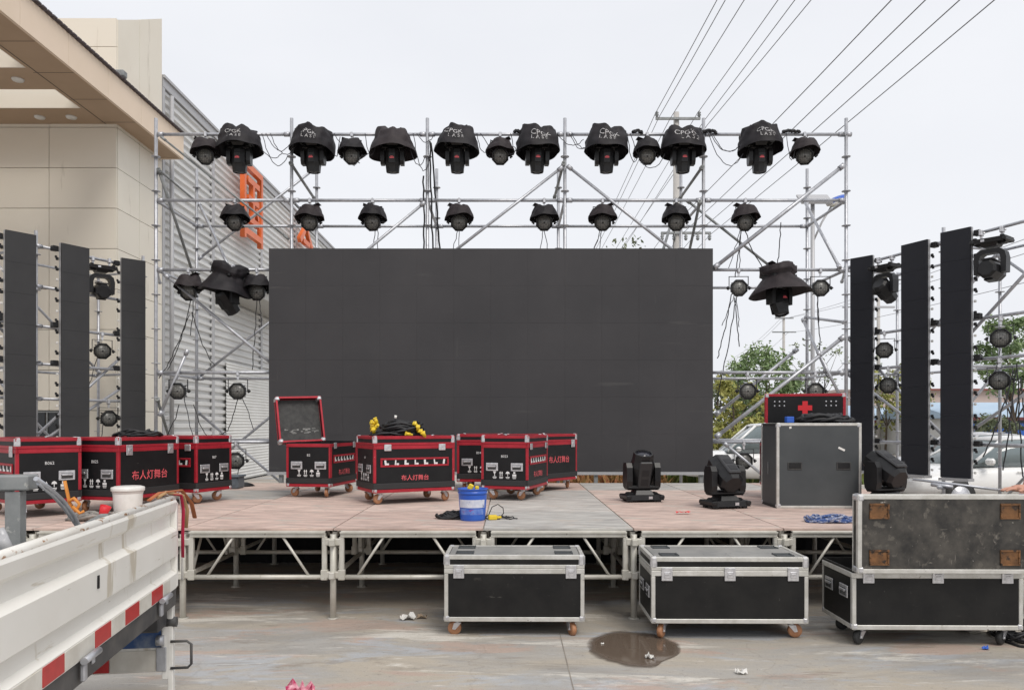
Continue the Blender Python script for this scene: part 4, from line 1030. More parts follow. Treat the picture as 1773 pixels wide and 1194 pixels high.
loop_cables('lighting_cable', 'black cables dangling from the lamp in the outer right scaffold bay', [(q + Vector((0, -.05, 2.5)), q + Vector((-.5, -.1, 1.2)), .1), (q + Vector((.02, -.06, 2.5)), q + Vector((-.2, -.1, 1.0)), .1), (q + Vector((.04, -.05, 2.6)), q + Vector((.1, -.1, .9)), .05),
            (q + Vector((.1, -.05, 2.4)), q + Vector((.2, -.1, 1.0)), .1)], .010, 34, 'black_soft')
for k, (a, c, lab) in enumerate(((890, 905, 'left of the fourth post'), (1095, 1112, 'left of the tall power pole'), (1215, 1240, 'at the fifth post'), (1353, 1383, 'left of the last small hood'))):
    loop_cables('cable_wrap', f'blue black cable wrap tied round the top rail {lab}', [(rail(a, TZ + .02), rail(c, TZ + .01), -.03)], .03, 35 + k, 'black_soft', 'cable wraps on the top rail')

# ---------------------------------------------------------------- flight cases
_cm = {}
def caster_meshes(wm):
    if wm in _cm: return _cm[wm]
    b = MB(); b.box((0, 0, .125), (.09, .08, .012)); b.lathe([(.0, .1), (.028, .1), (.028, .12), (0, .12)], 12)
    for s_ in (-1, 1): b.prism([(-.028, .1), (.03, .1), (.045, .05), (.02, .045)], s_ * .026 - .003, s_ * .026 + .003)
    b.tube((.028, -.034, .055), (.028, .034, .055), .008, 8)
    f_ = b.mesh('caster', M['chrome'])
    b = MB(); MM = T_(.028, 0, .055) @ RX(R(90)); b.lathe([(.0, -.018), (.046, -.02), (.055, -.012), (.055, .012), (.046, .02), (0, .018)], 20, MM); wme = b.mesh('wheel', M[wm])
    _cm[wm] = (f_, wme); return _cm[wm]
b = MB(); b.box((0, -.004, 0), (.15, .010, .095), ch=.004); handle_plate = b.mesh('handle', M['chrome'])
b = MB(); b.box((0, -.0105, -.004), (.105, .004, .055)); handle_dish = b.mesh('recess', M['foam'])
b = MB(); b.box((0, -.017, .008), (.095, .010, .022), ch=.004); b.path([(-.05, -.012, .012), (-.05, -.018, .012)], .006, 6); b.path([(.05, -.012, .012), (.05, -.018, .012)], .006, 6); handle_grip = b.mesh('grip', M['chrome'])
b = MB(); b.box((0, -.004, 0), (.085, .009, .105), ch=.003); b.box((0, -.010, -.005), (.05, .006, .05), ch=.003); b.box((0, -.014, 0), (.035, .006, .014), ch=.002); latch_plate = b.mesh('latch', M['chrome'])
b = MB(); b.box((0, -.006, 0), (.085, .012, .075), ch=.006); b.lathe([(0, -.014), (.022, -.014), (.022, -.010), (0, -.010)], 14, RX(R(90)) @ T_(0, 0, .0)); butterfly = b.mesh('latch', M['chrome'])
def icon_mesh(k):
    b = MB(); y0, y1 = -.0015, .0
    if k == 0: b.prism([(-.022, .045), (.022, .045), (.004, .012), (.004, -.012), (.018, -.016), (-.018, -.016), (-.004, -.012), (-.004, .012)], y0, y1)
    elif k == 1:
        for s_ in (-.012, .012): b.prism([(s_ - .011, .02), (s_, .045), (s_ + .011, .02), (s_ + .004, .02), (s_ + .004, -.014), (s_ - .004, -.014), (s_ - .004, .02)], y0, y1)
    elif k == 2: b.prism([(-.026, .015), (-.018, .036), (0, .045), (.018, .036), (.026, .015), (.003, .015), (.003, -.014), (-.003, -.014), (-.003, .015)], y0, y1)
    else:
        b.prism([(-.024, -.014), (.024, -.014), (.024, .010), (-.024, .010)], y0, y1); b.prism([(-.012, .016), (.012, .016), (.012, .040), (-.012, .040)], y0, y1)
    b.prism([(-.024, -.022), (.024, -.022), (.024, -.03), (-.024, -.03)], y0, y1); b.prism([(-.02, -.036), (.02, -.036), (.02, -.042), (-.02, -.042)], y0, y1)
    return b.mesh('handling_icon', M['letter_white'])
icons = [icon_mesh(k) for k in range(4)]
def case(name, label, group, loc, rz, L, W, H, wh=.13, style='red', lid=.09, faces=None, lid_ang=None, hinge='back', wheels='tyre_brown', tyre_turn=0, panel=None, nolid=False, casters=True, skirt=True, lid_dishes=False, lid_panel=None, lid_cross=False, top_dish=False):
    red = style == 'red'
    tm = M['red'] if red else M['alu']; pmn = panel or ('case_black' if red else 'case_worn')
    t = thing(name, label, 'flight case', loc, rz, group)
    hl, hw = L / 2, W / 2; top = H - lid; p = .004; tk = .032; sb = .042
    opened = lid_ang is not None or nolid
    b = MB()
    if not opened: b.span((-hl, -hw, wh), (hl, hw, top - .004))
    else:
        k = .012
        b.span((-hl, -hw, wh), (hl, hw, wh + .03)); b.span((-hl, -hw, wh + .0305), (hl, -hw + k, top)); b.span((-hl, hw - k, wh + .0305), (hl, hw, top))
        b.span((-hl, -hw + k + .0005, wh + .0305), (-hl + k, hw - k - .0005, top)); b.span((hl - k, -hw + k + .0005, wh + .0305), (hl, hw - k - .0005, top))
    b.build('body', M[pmn], t)
    def ring(b, z0, z1, tk_, pr=p, sx=0):
        X, Y = hl + pr, hw + pr
        for s_ in (-1, 1):
            b.span((-X, s_ * Y, z0), (X, s_ * (Y - tk_), z1), ch=.004)
            b.span((s_ * X, -(Y - tk_) + .0003, z0), (s_ * (X - tk_), (Y - tk_) - .0003, z1), ch=.004)
    b = MB()
    ring(b, wh - .004, wh + tk, tk)
    if skirt: pass
    ring(b, top - .018 - sb, top - .018, .02 if not opened else .014)
    z0 = wh + tk + (.075 if red else 0)
    for sx in (-1, 1):
        for sy in (-1, 1):
            X, Y = hl + p - .0006, hw + p - .0006
            b.span((sx * X, sy * Y, z0), (sx * (X - tk), sy * (Y - tk) , top - .0185 - sb) if not opened else (sx * (X - tk), sy * (Y - .010), top - .0185 - sb), ch=.004)
            if opened: b.span((sx * X, sy * (Y - .0105), z0), (sx * (X - .010), sy * (Y - tk), top - .0185 - sb))
    b.build('edge_trim', tm, t)
    if red:
        b = MB(); ring(b, wh + tk + .004, wh + tk + .070, .02, .007); b.build('base_skirt', M['skirt'], t)
    # corners
    cs = .058
    for sx in (-1, 1):
        for sy in (-1, 1):
            b = MB(); hz = cs
            b.box((sx * (hl - cs / 2 + .009), sy * (hw - cs / 2 + .009), wh + cs / 2 - .008), (cs, cs, cs), ch=.018); b.build('corner', M['chrome'], t)
    # faces
    rotz = {'front': 0, 'right': R(90), 'back': R(180), 'left': R(-90)}; dist = {'front': hw, 'back': hw, 'left': hl, 'right': hl}
    def put(nm, me, face, u, z, off=.002, parent=t):
        a = rotz[face]; d = dist[face] + off; v = Vector((u, -d, z)); v.rotate(Matrix.Rotation(a, 3, 'Z'))
        o = link(nm, me, parent, v); o.rotation_euler = (0, 0, a); return o
    for face, sp in (faces or {}).items():
        for u in sp.get('latches', ()): put('latch', latch_plate if not sp.get('butterfly') else butterfly, face, u, top - .018 - sb / 2 - .004, .0055)
        for u, z in sp.get('handles', ()):
            h_ = put('handle', handle_plate, face, u, z)
            g_ = link('recess', handle_dish, h_); g2 = link('grip', handle_grip, h_)
        if 'num' in sp:
            me = text_mesh(sp['num'], .042, M['letter_white']); o = put('stock_number', me, face, 0, sp.get('numz', top - .16)); o.rotation_euler = (R(90), 0, rotz[face])
        if 'icons' in sp:
            for k in range(4): put('handling_icon', icons[k], face, sp['icons'] + (k - 1.5) * .082, wh + .165, .0015)
        if 'text' in sp:
            me = text_mesh('布人灯舞台', sp.get('tsize', .078), M['letter_red']); o = put('lettering', me, face, sp.get('tu', 0), sp['text'], .0025); o.rotation_euler = (R(90), 0, rotz[face])
        if 'window' in sp:
            z = sp['window']; w_ = dist['right' if face in ('front', 'back') else 'front'] * 2 - .15
            b = MB(); b.box((0, 0, .040), (w_, .012, .022), ch=.003); b.box((0, 0, -.040), (w_, .012, .022), ch=.003)
            for s_ in (-1, 1): b.box((s_ * (w_ / 2 - .011), 0, 0), (.022, .012, .0575))
            fr = put('slot_frame', b.mesh('slot_frame', M['red']), face, 0, z, .004)
            b = MB(); n = 7
            for k in range(n): b.box((-w_ / 2 + .06 + (w_ - .12) * k / (n - 1), .002, 0), (.014 if k % 2 else .022, .006, .056), Matrix.Rotation(R((k * 31) % 17 - 8), 3, 'Y'))
            for k in range(n - 1): b.box((-w_ / 2 + .085 + (w_ - .12) * k / (n - 1), .003, -.018), (.03, .005, .020))
            link('content_strip', b.mesh('content_strip', M['letter_white']), fr)
    if casters:
        fme, wme = caster_meshes(wheels); rr = random.Random(int(abs(loc[0]) * 1000) + tyre_turn)
        for sx in (-1, 1):
            for sy in (-1, 1):
                o = link('caster', fme, t, (sx * (hl - .10), sy * (hw - .09), wh - .131)); o.rotation_euler = (0, 0, rr.uniform(0, 6.28)); link('wheel', wme, o)
    # lid
    if nolid: return t
    LW = hw * 2; hy = hw if hinge == 'back' else -hw
    b = MB(); yc = -hy
    if lid_ang is None: b.span((-hl, -hw - hy, .004), (hl, hw - hy, lid - .002))
    else:
        b.span((-hl, -hw - hy, lid - .014), (hl, hw - hy, lid - .002))
        for s_ in (-1, 1): b.span((-hl, s_ * hw - hy, .0), (hl, s_ * (hw - .012) - hy, lid - .0145)); b.span((s_ * hl, -hw + .0125 - hy, 0), (s_ * (hl - .012), hw - .0125 - hy, lid - .0145))
    ld = b.build('lid', M[lid_panel or pmn], t, (0, hy, top), (lid_ang or 0, 0, 0))
    b = MB(); X, Y = hl + p, hw + p
    for z0, z1, tk_ in ((lid - tk, lid + .003, tk), (-.016 if lid_ang is None else 0, .012, .016)):
        for s_ in (-1, 1):
            b.span((-X, s_ * Y - hy, z0), (X, s_ * (Y - tk_) - hy, z1), ch=.003)
            b.span((s_ * X, -(Y - tk_) + .0003 - hy, z0), (s_ * (X - tk_), (Y - tk_) - .0003 - hy, z1), ch=.003)
    b.build('lid_trim', tm, ld)
    for sx in (-1, 1):
        for sy in (-1, 1):
            b = MB(); b.box((sx * (hl - cs / 2 + .009), sy * (hw - cs / 2 + .009) - hy, lid / 2 + .002), (cs, cs, lid + .012), ch=.016); b.build('corner', M['chrome'], ld)
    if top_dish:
        b = MB(); b.span((-hl + .034, -hw + .034 - hy, lid - .0015), (hl - .034, hw - .034 - hy, lid + .0005)); b.build('dusty_sheen_top', M['dust_sheen_top'], ld)
    if lid_dishes or top_dish:
        for sx in (-1, 1):
            for sy in (-1, 1):
                cxx, cyy = sx * (hl - .155), sy * (hw - .115) - hy
                b = MB(); zt = lid - .001
                b.box((cxx, cyy, zt + .0015), (.145, .115, .003)); 
                for s_ in (-1, 1): b.box((cxx + s_ * .066, cyy, zt + .006), (.013, .115, .006)); b.box((cxx, cyy + s_ * .051, zt + .006), (.118, .013, .006))
                for s_ in (-1, 1):
                    for s2 in (-1, 0, 1): b.lathe([(0, 0), (.006, 0), (.004, .004), (0, .004)], 8, T_(cxx + s_ * .066, cyy + s2 * .045, zt + .009))
                b.build('caster_dish', M['wood_brown'] if lid_dishes else M['case_grey'], ld)
    if lid_cross:
        b = MB(); yq = -hy + hw - .165; b.box((0, yq, lid + .0005), (.06, .16, .004)); b.box((-.055, yq, lid + .0005), (.0495, .06, .004)); b.box((.055, yq, lid + .0005), (.0495, .06, .004)); b.build('red_cross', M['red_paint'], ld)
        for sx in (-1, 1):
            for k in range(6):
                b = MB(); b.lathe([(0, 0), (.011, 0), (.008, .005), (0, .005)], 8, T_(sx * (hl - .16) + (k % 3 - 1) * .055, hw - hy - .09 - (k // 3) * .05, lid - .001)); b.build('rivet', M['galv'], ld)
    return t
short = lambda num: dict(handles=((-.155, .40), (.155, .40)), num=num, icons=.0)
CL, CW, CH = .88, .58, .77
G1 = 'red trimmed flight cases on the stage'
def rc(label, x, D, rz, faces, **kw):
    L_c, W_c = kw.pop('size', (CL, CW))
    return case('flight_case', label, G1, (x, D, SH), rz, L_c, W_c, CH, .14, 'red', .085, faces, **kw)
# centre: long side to the viewer
rc('red trimmed black case with slotted window carrying the black and yellow cable coil', -1.215, 9.07, R(28), {'front': dict(latches=(-.33, .33), butterfly=1, window=.475, text=.295, tsize=.068), 'left': short('08')}, tyre_turn=1, size=(.98, .64))
# left group on the stage behind the truck
rc('red trimmed case at the left picture edge, two big silver handles facing the viewer', -4.82, 7.79, R(90) + R(50), {'left': short('B062'), 'back': dict(latches=(-.33, .33), window=.475)}, tyre_turn=2)
rc('red trimmed case second from the left, red lettering above the white tub', -4.076, 8.223, R(74), {'front': dict(latches=(-.3, .3), text=.37, tsize=.105), 'left': short('B025')}, tyre_turn=3)
rc('red trimmed case third from the left, turned with its short handled end to the right', -3.82, 9.05, R(-20), {'right': short('B07'), 'front': dict(latches=(-.33, .33), butterfly=1, window=.475)}, tyre_turn=4)
# centre left with lid off
oc = rc('red trimmed open case with its lid standing up on top', -2.391, 9.90, R(81), {'left': short('B2'), 'front': dict(latches=(-.33, .33), butterfly=1, window=.475, text=.30)}, tyre_turn=5, nolid=True)
# its lid, inner side to the viewer, leaning
b = MB(); lw, lh, ldp = .29, .60, .10
b.span((-lw, .088, 0), (lw, ldp, lh)); b.span((-lw, 0, 0), (-lw + .014, .0875, lh)); b.span((lw - .014, 0, 0), (lw, .0875, lh)); b.span((-lw + .0145, 0, 0), (lw - .0145, .0875, .014)); b.span((-lw + .0145, 0, lh - .014), (lw - .0145, .0875, lh))
MI = oc.matrix_basis.inverted() @ (T_(xat(522, 9.85), 9.92, SH + CH - .085) @ Matrix.Rotation(R(-9), 4, 'Y') @ Matrix.Rotation(R(-12), 4, 'X') @ Matrix.Rotation(R(30), 4, 'Z'))
ld = b.build('lid', M['case_black'], oc); ld.matrix_local = MI
b = MB(); p_ = .006
for y0, y1 in ((-.006, .022), (.078, .106)):
    for s_ in (-1, 1): b.span((s_ * (lw + p_), y0, -p_ ), (s_ * (lw - .018), y1, lh + p_), ch=.003)
    b.span((-lw + .0185, y0, -p_), (lw - .0185, y1, .020), ch=.003); b.span((-lw + .0185, y0, lh - .020), (lw - .0185, y1, lh + p_), ch=.003)
b.build('lid_trim', M['red'], ld)
b = MB(); b.span((-lw + .016, .080, .016), (lw - .016, .0875, lh - .016)); b.build('lining', M['foam'], ld)
b = MB(); rr = random.Random(3)
for k in range(26): b.box((rr.uniform(-lw + .08, lw - .05), .078, rr.uniform(.13, .19)), (rr.uniform(.01, .05), .003, rr.uniform(.006, .02)))
b.build('worn_sticker', pbr('torn_paper', (.24, .24, .23), .9), ld)
for sx in (-1, 1):
    for z in (.02, lh - .02): b = MB(); b.box((sx * (lw - .018), .05, z), (.06, .125, .06), ch=.015); b.build('corner', M['chrome'], ld)
# centre right group
rc('red trimmed case right of the blue bucket, short end with white icons to the viewer', 0.091, 9.53, R(72), {'left': short('B023'), 'front': dict(latches=(-.33, .33), butterfly=1, window=.475, text=.30)}, tyre_turn=6)
rc('red trimmed case partly hidden behind the bucket between two other cases', -.38, 10.72, R(88), {'left': short('B04')}, tyre_turn=7)
rc('red trimmed case rightmost of the red cases, red lettering before the screen', .47, 10.70, R(52), {'front': dict(latches=(-.33, .33), text=.42, tsize=.10)}, tyre_turn=8)
# right: red case with lid up behind the large black case
case('flight_case', 'red trimmed case with raised lid bearing a red cross, behind the large black case', G1, (3.63, 9.55, SH), R(-13), .90, .58, .78, .14, 'red', .09, {}, lid_ang=R(92), hinge='front', lid_cross=True)
# large black case on the stage
def flush_box(label, loc, rz, L, W, H):
    t = thing('equipment_case', label, 'flight case', loc, rz); hl, hw = L / 2, W / 2; tk = .03; p = .003
    b = MB(); b.span((-hl, -hw, .004), (hl, hw, H)); b.build('body', M['case_grey'], t)
    b = MB(); X, Y, Z = hl + p, hw + p, H + p
    for s_ in (-1, 1):
        for z0, z1 in ((0, tk), (Z - tk, Z)): b.span((-X, s_ * Y, z0), (X, s_ * (Y - tk), z1), ch=.004)
        for sx in (-1, 1): b.span((sx * X, s_ * Y, tk), (sx * (X - tk), s_ * (Y - tk), Z - tk), ch=.004)
    b.build('edge_trim', M['alu'], t)
    b = MB()
    for s_ in (-1, 1):
        for z0, z1 in ((.0, tk - .002), (Z - tk, Z - .002)): b.span((s_ * (X - .001), -(Y - tk) + .001, z0), (s_ * (X - tk), (Y - tk) - .001, z1))
    b.build('side_trim', M['skirt'], t)
    for s_ in (-1, 1):
        for z in (.027, H - .024):
            for sy in (-1, 1): b = MB(); b.box((s_ * (hl - .024), sy * (hw - .024), z), (.062, .062, .062), ch=.02); b.build('corner', M['chrome'], t)
    for s_ in (-1, 1):
        b = MB(); b.box((s_ * hl * .58, -hw - .003, H * .50), (.155, .008, .085), ch=.0035); h_ = b.build('handle', M['foam'], t)
        b = MB(); b.box((s_ * hl * .58, -hw - .0085, H * .505), (.130, .004, .062), ch=.0015); b.build('recess', M['black'], h_)
    for x_, z_, a_ in ((.24, .64, -.45), (-.31, .87, .3)):
        b = MB(); b.box((x_, -hw - .002, z_), (.075 if x_ > 0 else .025, .002, .022), Matrix.Rotation(-a_, 3, 'Y')); b.build('tape_scrap', M['white_plastic'], t)
    b = MB(); b.box((-hl - .004, .02, H * .46), (.006, .02, .14), ch=.002); b.build('bolt_plate', M['galv_dark'], t)
    return t
flush_box('large plain grey black case with two recessed handles standing on the right of the stage', (xat(1420, 8.25), 8.53, SH), R(-.5), .905, .52, .915)
# front row on the ground
G2 = 'black flight cases with silver edges on the ground'
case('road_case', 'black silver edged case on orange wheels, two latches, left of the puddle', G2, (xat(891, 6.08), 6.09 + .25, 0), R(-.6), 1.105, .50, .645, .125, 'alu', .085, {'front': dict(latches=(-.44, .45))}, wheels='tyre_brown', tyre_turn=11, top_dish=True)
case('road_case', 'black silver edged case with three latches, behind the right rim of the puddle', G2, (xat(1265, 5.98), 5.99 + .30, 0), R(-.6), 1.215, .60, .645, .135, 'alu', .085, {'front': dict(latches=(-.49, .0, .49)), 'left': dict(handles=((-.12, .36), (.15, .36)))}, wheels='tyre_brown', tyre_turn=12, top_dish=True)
case('road_case', 'open black silver edged case with upright dusty lid showing four brown caster dishes', G2, (xat(1627, 5.78), 5.80 + .29, 0), R(-.8), 1.275, .575, .675, .135, 'alu', .095, {'front': dict(latches=(-.52, .0, .52)), 'left': dict(handles=((-.14, .40), (.14, .40)))}, lid_ang=R(90.5), hinge='front', wheels='tyre_dark', tyre_turn=13, lid_dishes=True, lid_panel='case_dusty')

# ---------------------------------------------------------------- truck
truck_white = pbr('cream_truck_paint', (.83, .815, .77), .42, 0, (.78, .76, .71), 2.2, coat=.15, spots=[((.52, .46, .36), 3.0, .64, (.5, .5, 4)), ((.58, .53, .44), 2.2, .60, (3, 3, .5)), ((.45, .40, .32), 7, .68, (.6, 1, 5)), ((.20, .10, .05), 26, .73, (1, 1, 1))])
rusty = pbr('rusted_rim', (.83, .815, .77), .5, 0, (.76, .73, .67), 3, spots=[((.34, .17, .07), 9, .585, (1.6, 1, 3)), ((.20, .09, .04), 22, .63, (1.5, 1, 2))])
dark_steel = pbr('dirty_dark_steel', (.05, .05, .052), .6, 0, (.11, .105, .10), 5, spots=[((.20, .19, .17), 9, .66, (.5, 1, 1))])
refl_r = pbr('red_reflector', (.52, .035, .035), .35, 0, (.44, .03, .03), 20)
refl_w = pbr('white_reflector', (.70, .68, .62), .4, 0, (.58, .55, .49), 9)
TD1, TD0 = 4.52, .75
dirv = Vector((-.1526, 1, 0)).normalized(); out_ = Vector((dirv.y, -dirv.x, 0))
tp = Vector((-1.283 - .1526 * TD1, TD1, 0))
truck = thing('truck', 'cream dropside truck bed reaching in from the left with red and white reflective strip', 'truck', tp, math.atan2(dirv.y, dirv.x))
# local frame: +x runs along the bed away from the viewer, +y to the left (into the bed), -y towards the viewer's side
Lb = (TD1 - TD0) / dirv.y
ZB, ZT = .73, 1.257
prof = [(.0, ZB), (-.03, ZB), (-.032, ZB + .085), (.0, ZB + .105), (.004, ZB + .165), (-.034, ZB + .19), (-.036, ZB + .335), (.004, ZB + .36), (.006, ZB + .425), (-.026, ZB + .45), (-.034, ZB + .50), (-.022, ZB + .522), (-.004, ZB + .527),
        (.018, ZB + .522), (.03, ZB + .50), (.03, ZB)]
Mx = Matrix(((0, 1, 0, 0), (1, 0, 0, 0), (0, 0, 1, 0), (0, 0, 0, 1)))
b = MB(); b.prism(prof, -Lb, -.04, Mx); b.build('side_panel', truck_white, truck)
b = MB(); b.path([(-Lb, -.006, ZT - .008), (-.03, -.006, ZT - .008)], .021, 10); b.build('top_rim', rusty, truck)
b = MB(); b.span((-.038, -.03, ZB), (.0, .035, ZT - .03), ch=.006); b.build('corner_post', truck_white, truck)
b = MB(); b.span((-1.28, -.041, ZB + .255), (-1.265, -.034, ZB + .31)); b.build('slot', M['black'], truck)
def dloc(D): return -(TD1 - D) / dirv.y
for d0, d1, m in ((2.45, 2.747, 'w'), (2.747, 2.936, 'r'), (2.936, 3.237, 'w'), (3.237, 3.426, 'r'), (3.426, 3.607, 'w'), (3.607, 3.81, 'r'), (3.81, 4.005, 'w'), (4.005, 4.202, 'r'), (4.202, 4.34, 'w')):
    b = MB(); b.span((dloc(d0) + .004, -.0345, ZB + .006), (dloc(d1) - .004, -.0305, ZB + .078)); b.build('reflective_strip', refl_r if m == 'r' else refl_w, truck)
b = MB(); b.span((-Lb, -.022, ZB - .10), (-.02, .05, ZB - .004)); b.span((-Lb, .052, ZB - .06), (-.03, 2.0, ZB - .006)); b.build('bed_frame', dark_steel, truck)
b = MB(); b.span((-Lb, .051, ZB - .004), (-.01, 2.02, ZB + .006)); b.build('bed_floor', M['galv_dark'], truck)
b = MB(); b.prism([(0, ZB), (.03, ZB), (.03, ZT - .02), (0, ZT - .02)], -Lb, -.04, Mx @ T_(2.03, 0, 0)); b.build('side_panel', truck_white, truck)
for d in (3.13, 4.18):
    b = MB(); x = dloc(d); b.tube((x - .06, -.052, ZB + .002), (x + .10, -.052, ZB + .002), .015, 12); b.box((x - .03, -.04, ZB - .05), (.035, .02, .07), ch=.006); b.box((x + .05, -.045, ZB - .015), (.025, .016, .05), ch=.006); b.build('hinge', M['galv'], truck)
# hanging tailgate at the far end and the latch hook
b = MB(); b.span((-.035, .02, .24), (.0, 1.98, ZB - .11), ch=.006); tg_ = b.build('tailgate', truck_white, truck)
b = MB(); b.span((-.048, .0, .20), (-.0365, .05, ZB - .12), ch=.004); b.span((-.05, -.012, .08), (.0, .018, ZB - .10), ch=.005); b.build('edge_post', M['white_plastic'], tg_)
b = MB(); b.span((-.041, .055, .385), (-.0365, 1.4, .50)); b.build('blue_band', pbr('faded_blue_paint', (.03, .08, .22), .5, 0, (.30, .34, .36), 3, contrast=(.4, .6)), tg_)
for k in range(4):
    b = MB(); b.span((-.0415, .06 + .28 * k, .25), (-.0366, .335 + .28 * k, .37)); b.build('reflective_strip', refl_w if k % 2 == 0 else refl_r, tg_)
b = MB(); b.path([(-.05, .0, .42), (-.05, -.09, .42), (-.05, -.115, .40), (-.05, -.115, .285), (-.05, -.095, .265), (-.05, -.0, .265)], .008, 8); b.build('hook', dark_steel, tg_)
b = MB(); b.lathe([(0, -.02), (.03, -.02), (.03, .02), (0, .02)], 14, T_(-.055, .055, .43) @ Matrix.Rotation(R(90), 4, 'X')); b.box((-.053, .05, .32), (.012, .055, .14), ch=.004); b.build('latch', M['galv'], tg_)
b = MB(); b.span((-.20, .02, ZB - .22), (-.02, .25, ZB - .105), ch=.01); b.tube((-.03, -.03, ZB - .20), (-.03, .03, ZB - .20), .03, 12); b.build('corner_bracket', dark_steel, truck)
# straps over the corner
def tloc(x, y, z): return truck.matrix_basis @ Vector((x, y, z))
def strap(label, pts, m, wd=.018, th=.004, name='tie_strap'):
    b = MB(); b.path([tloc(*p) for p in pts], wd, 6, flat=th); return tag(b.build(name, m), label, 'strap', 'straps over the truck corner')
strap('crimson strap hanging down the rear corner of the truck side', [(-.05, .01, ZT + .02), (.0, -.045, ZT + .01), (.012, -.055, ZT - .08), (.015, -.05, ZT - .22), (.018, -.05, ZT - .36)], pbr('crimson_webbing', (.42, .01, .05), .8))
strap('white cord hanging beside the crimson strap on the truck corner', [(-.04, .02, ZT + .02), (.03, -.03, ZT + .0), (.045, -.045, ZT - .12), (.05, -.04, ZT - .30), (.048, -.04, ZT - .50)], M['white_plastic'], .008, .006)
strap('tan rope hanging from the truck corner towards the stage leg', [(-.30, -.0, ZT + .025), (-.1, .01, ZT + .035), (.06, -.04, ZT + .0), (.12, -.05, ZT - .09), (.13, -.04, ZT - .2)], pbr('tan_rope', (.42, .26, .13), .9), .012, .010)
strap('orange brown strap lying over the truck corner', [(-.45, .0, ZT + .024), (-.2, .02, ZT + .04), (.1, -.02, ZT + .03), (.22, -.05, ZT - .06), (.30, -.05, ZT - .16)], pbr('orange_webbing', (.40, .13, .05), .9), .014, .006)
# steel frame and hose carried on the bed
fr = thing('steel_frame', 'grey welded steel channel frame standing on the truck bed at the left edge', 'steel frame', (xat(26, 3.05), 3.05, ZB + .006), R(8))
ftop = zat(822, 3.05) - ZB - .006
b = MB(); b.span((-.028, -.02, 0), (.028, -.012, ftop - .065)); b.span((.021, -.0115, 0), (.028, .03, ftop - .065)); b.span((-.028, -.0115, 0), (-.021, .03, ftop - .065))
b.lathe([(0, 0), (.010, 0), (.010, .002), (0, .002)], 12, T_(0.0, -.021, .40) @ RX(R(90))); b.build('upright', M['galv_dark'], fr)
b = MB(); b.span((-1.3, -.03, ftop - .06), (.06, .06, ftop), ch=.006); b.build('top_rail', M['galv_dark'], fr)
b = MB(); b.box((-.10, .70, .36), (.05, 1.2, .09), Matrix.Rotation(R(3), 3, 'Z') @ Matrix.Rotation(R(4), 3, 'X'), ch=.006); b.build('lower_rail', M['galv_dark'], fr)
b = MB(); b.box((-.9, .85, .30), (1.5, .06, .06), ch=.005); b.build('lower_rail', M['galv_dark'], fr)
b = MB(); b.path([at(62, 828, 3.0), at(85, 845, 3.1), at(108, 866, 3.3), at(126, 890, 3.45), at(140, 916, 3.55), at(146, 940, 3.6)], .010, 8); b.path([at(66, 836, 3.02), at(90, 856, 3.15), at(112, 880, 3.35), at(134, 912, 3.55), at(140, 940, 3.6)], .007, 8)
tag(b.build('metal_rod', M['galv']), 'pair of bent shiny metal rods slanting down from the steel frame on the truck', 'rod')
b = MB(); b.path([at(2, 930, 2.7), at(10, 945, 2.72), at(16, 965, 2.75)], .02, 8); b.path([at(0, 915, 2.8), at(8, 930, 2.8), at(14, 955, 2.8)], .014, 8)
tag(b.build('hose', M['grey_trim']), 'short grey hose loops behind the truck side at the left edge', 'hose')

# ---------------------------------------------------------------- tubs, bucket, loose things on the stage
def pail(name, label, loc, r, h, m, extra=None):
    t = thing(name, label, 'bucket', loc)
    b = MB(); b.lathe([(.0, 0), (r * .84, 0), (r * .86, .012), (r * .97, h * .80), (r * .97, h * .82), (r * 1.0, h * .82), (r * 1.0, h * .90), (r * .975, h * .905), (r * .98, h * .965), (r * 1.05, h * .97), (r * 1.05, h), (r * .95, h), (r * .93, h * .9), (r * .82, .02), (.0, .02)], 36); b.build('body', m, t)
    return t
D_ = 7.28
t = pail('bucket', 'blue plastic pail with pale printed band standing near the stage front edge', (xat(818.5, D_), D_, SH), .138, .30, M['blue_plastic'])
def band(r0, r1, z0, z1, a0, a1, m, nm='label'):
    b = MB(); n = 24; vs = []
    for i in range(n + 1):
        a = a0 + (a1 - a0) * i / n; vs += [(r0 * math.cos(a), r0 * math.sin(a), z0), (r1 * math.cos(a), r1 * math.sin(a), z1)]
    b.add(vs, [(2 * i, 2 * i + 2, 2 * i + 3, 2 * i + 1) for i in range(n)], True); return b.build(nm, m, t, recalc=False)
rz_ = lambda z: .138 * (.86 + .11 * (z - .012) / (.24 - .012)) + .0012
band(rz_(.125), rz_(.20), .125, .20, R(-155), R(-30), pbr('pail_print', (.66, .68, .74), .4, 0, (.50, .54, .66), 22, spots=[((.12, .14, .30), 34, .62, (1, 1, .6))]))
band(rz_(.06), rz_(.115), .06, .115, R(-150), R(-35), pbr('pail_print_dark', (.05, .13, .50), .4, 0, (.16, .26, .60), 18, spots=[((.25, .05, .25), 20, .60, (1, 1, 2))]))
b = MB(); b.path([(.145 * math.cos(a), -.145 * abs(math.sin(a)) * .3 - .01, .285 - .09 * math.sin(a)) for a in [PI * k / 14 for k in range(15)]], .003, 6); b.build('handle', M['galv'], t)
b = MB(); b.box((-.02, .0, .31), (.05, .04, .06), Matrix.Rotation(.5, 3, 'Y'), ch=.01); b.box((.04, .02, .30), (.04, .05, .04), ch=.01); tag(b.build('plug', M['yellow'], None, (t.location.x, t.location.y, t.location.z)), 'pale yellow plug poking out of the blue pail', 'plug')
D_ = 7.42
t = pail('bucket', 'white plastic tub with its lid on, standing behind the truck side', (xat(221.5, D_), D_, SH), .138, .30, M['white_plastic'])
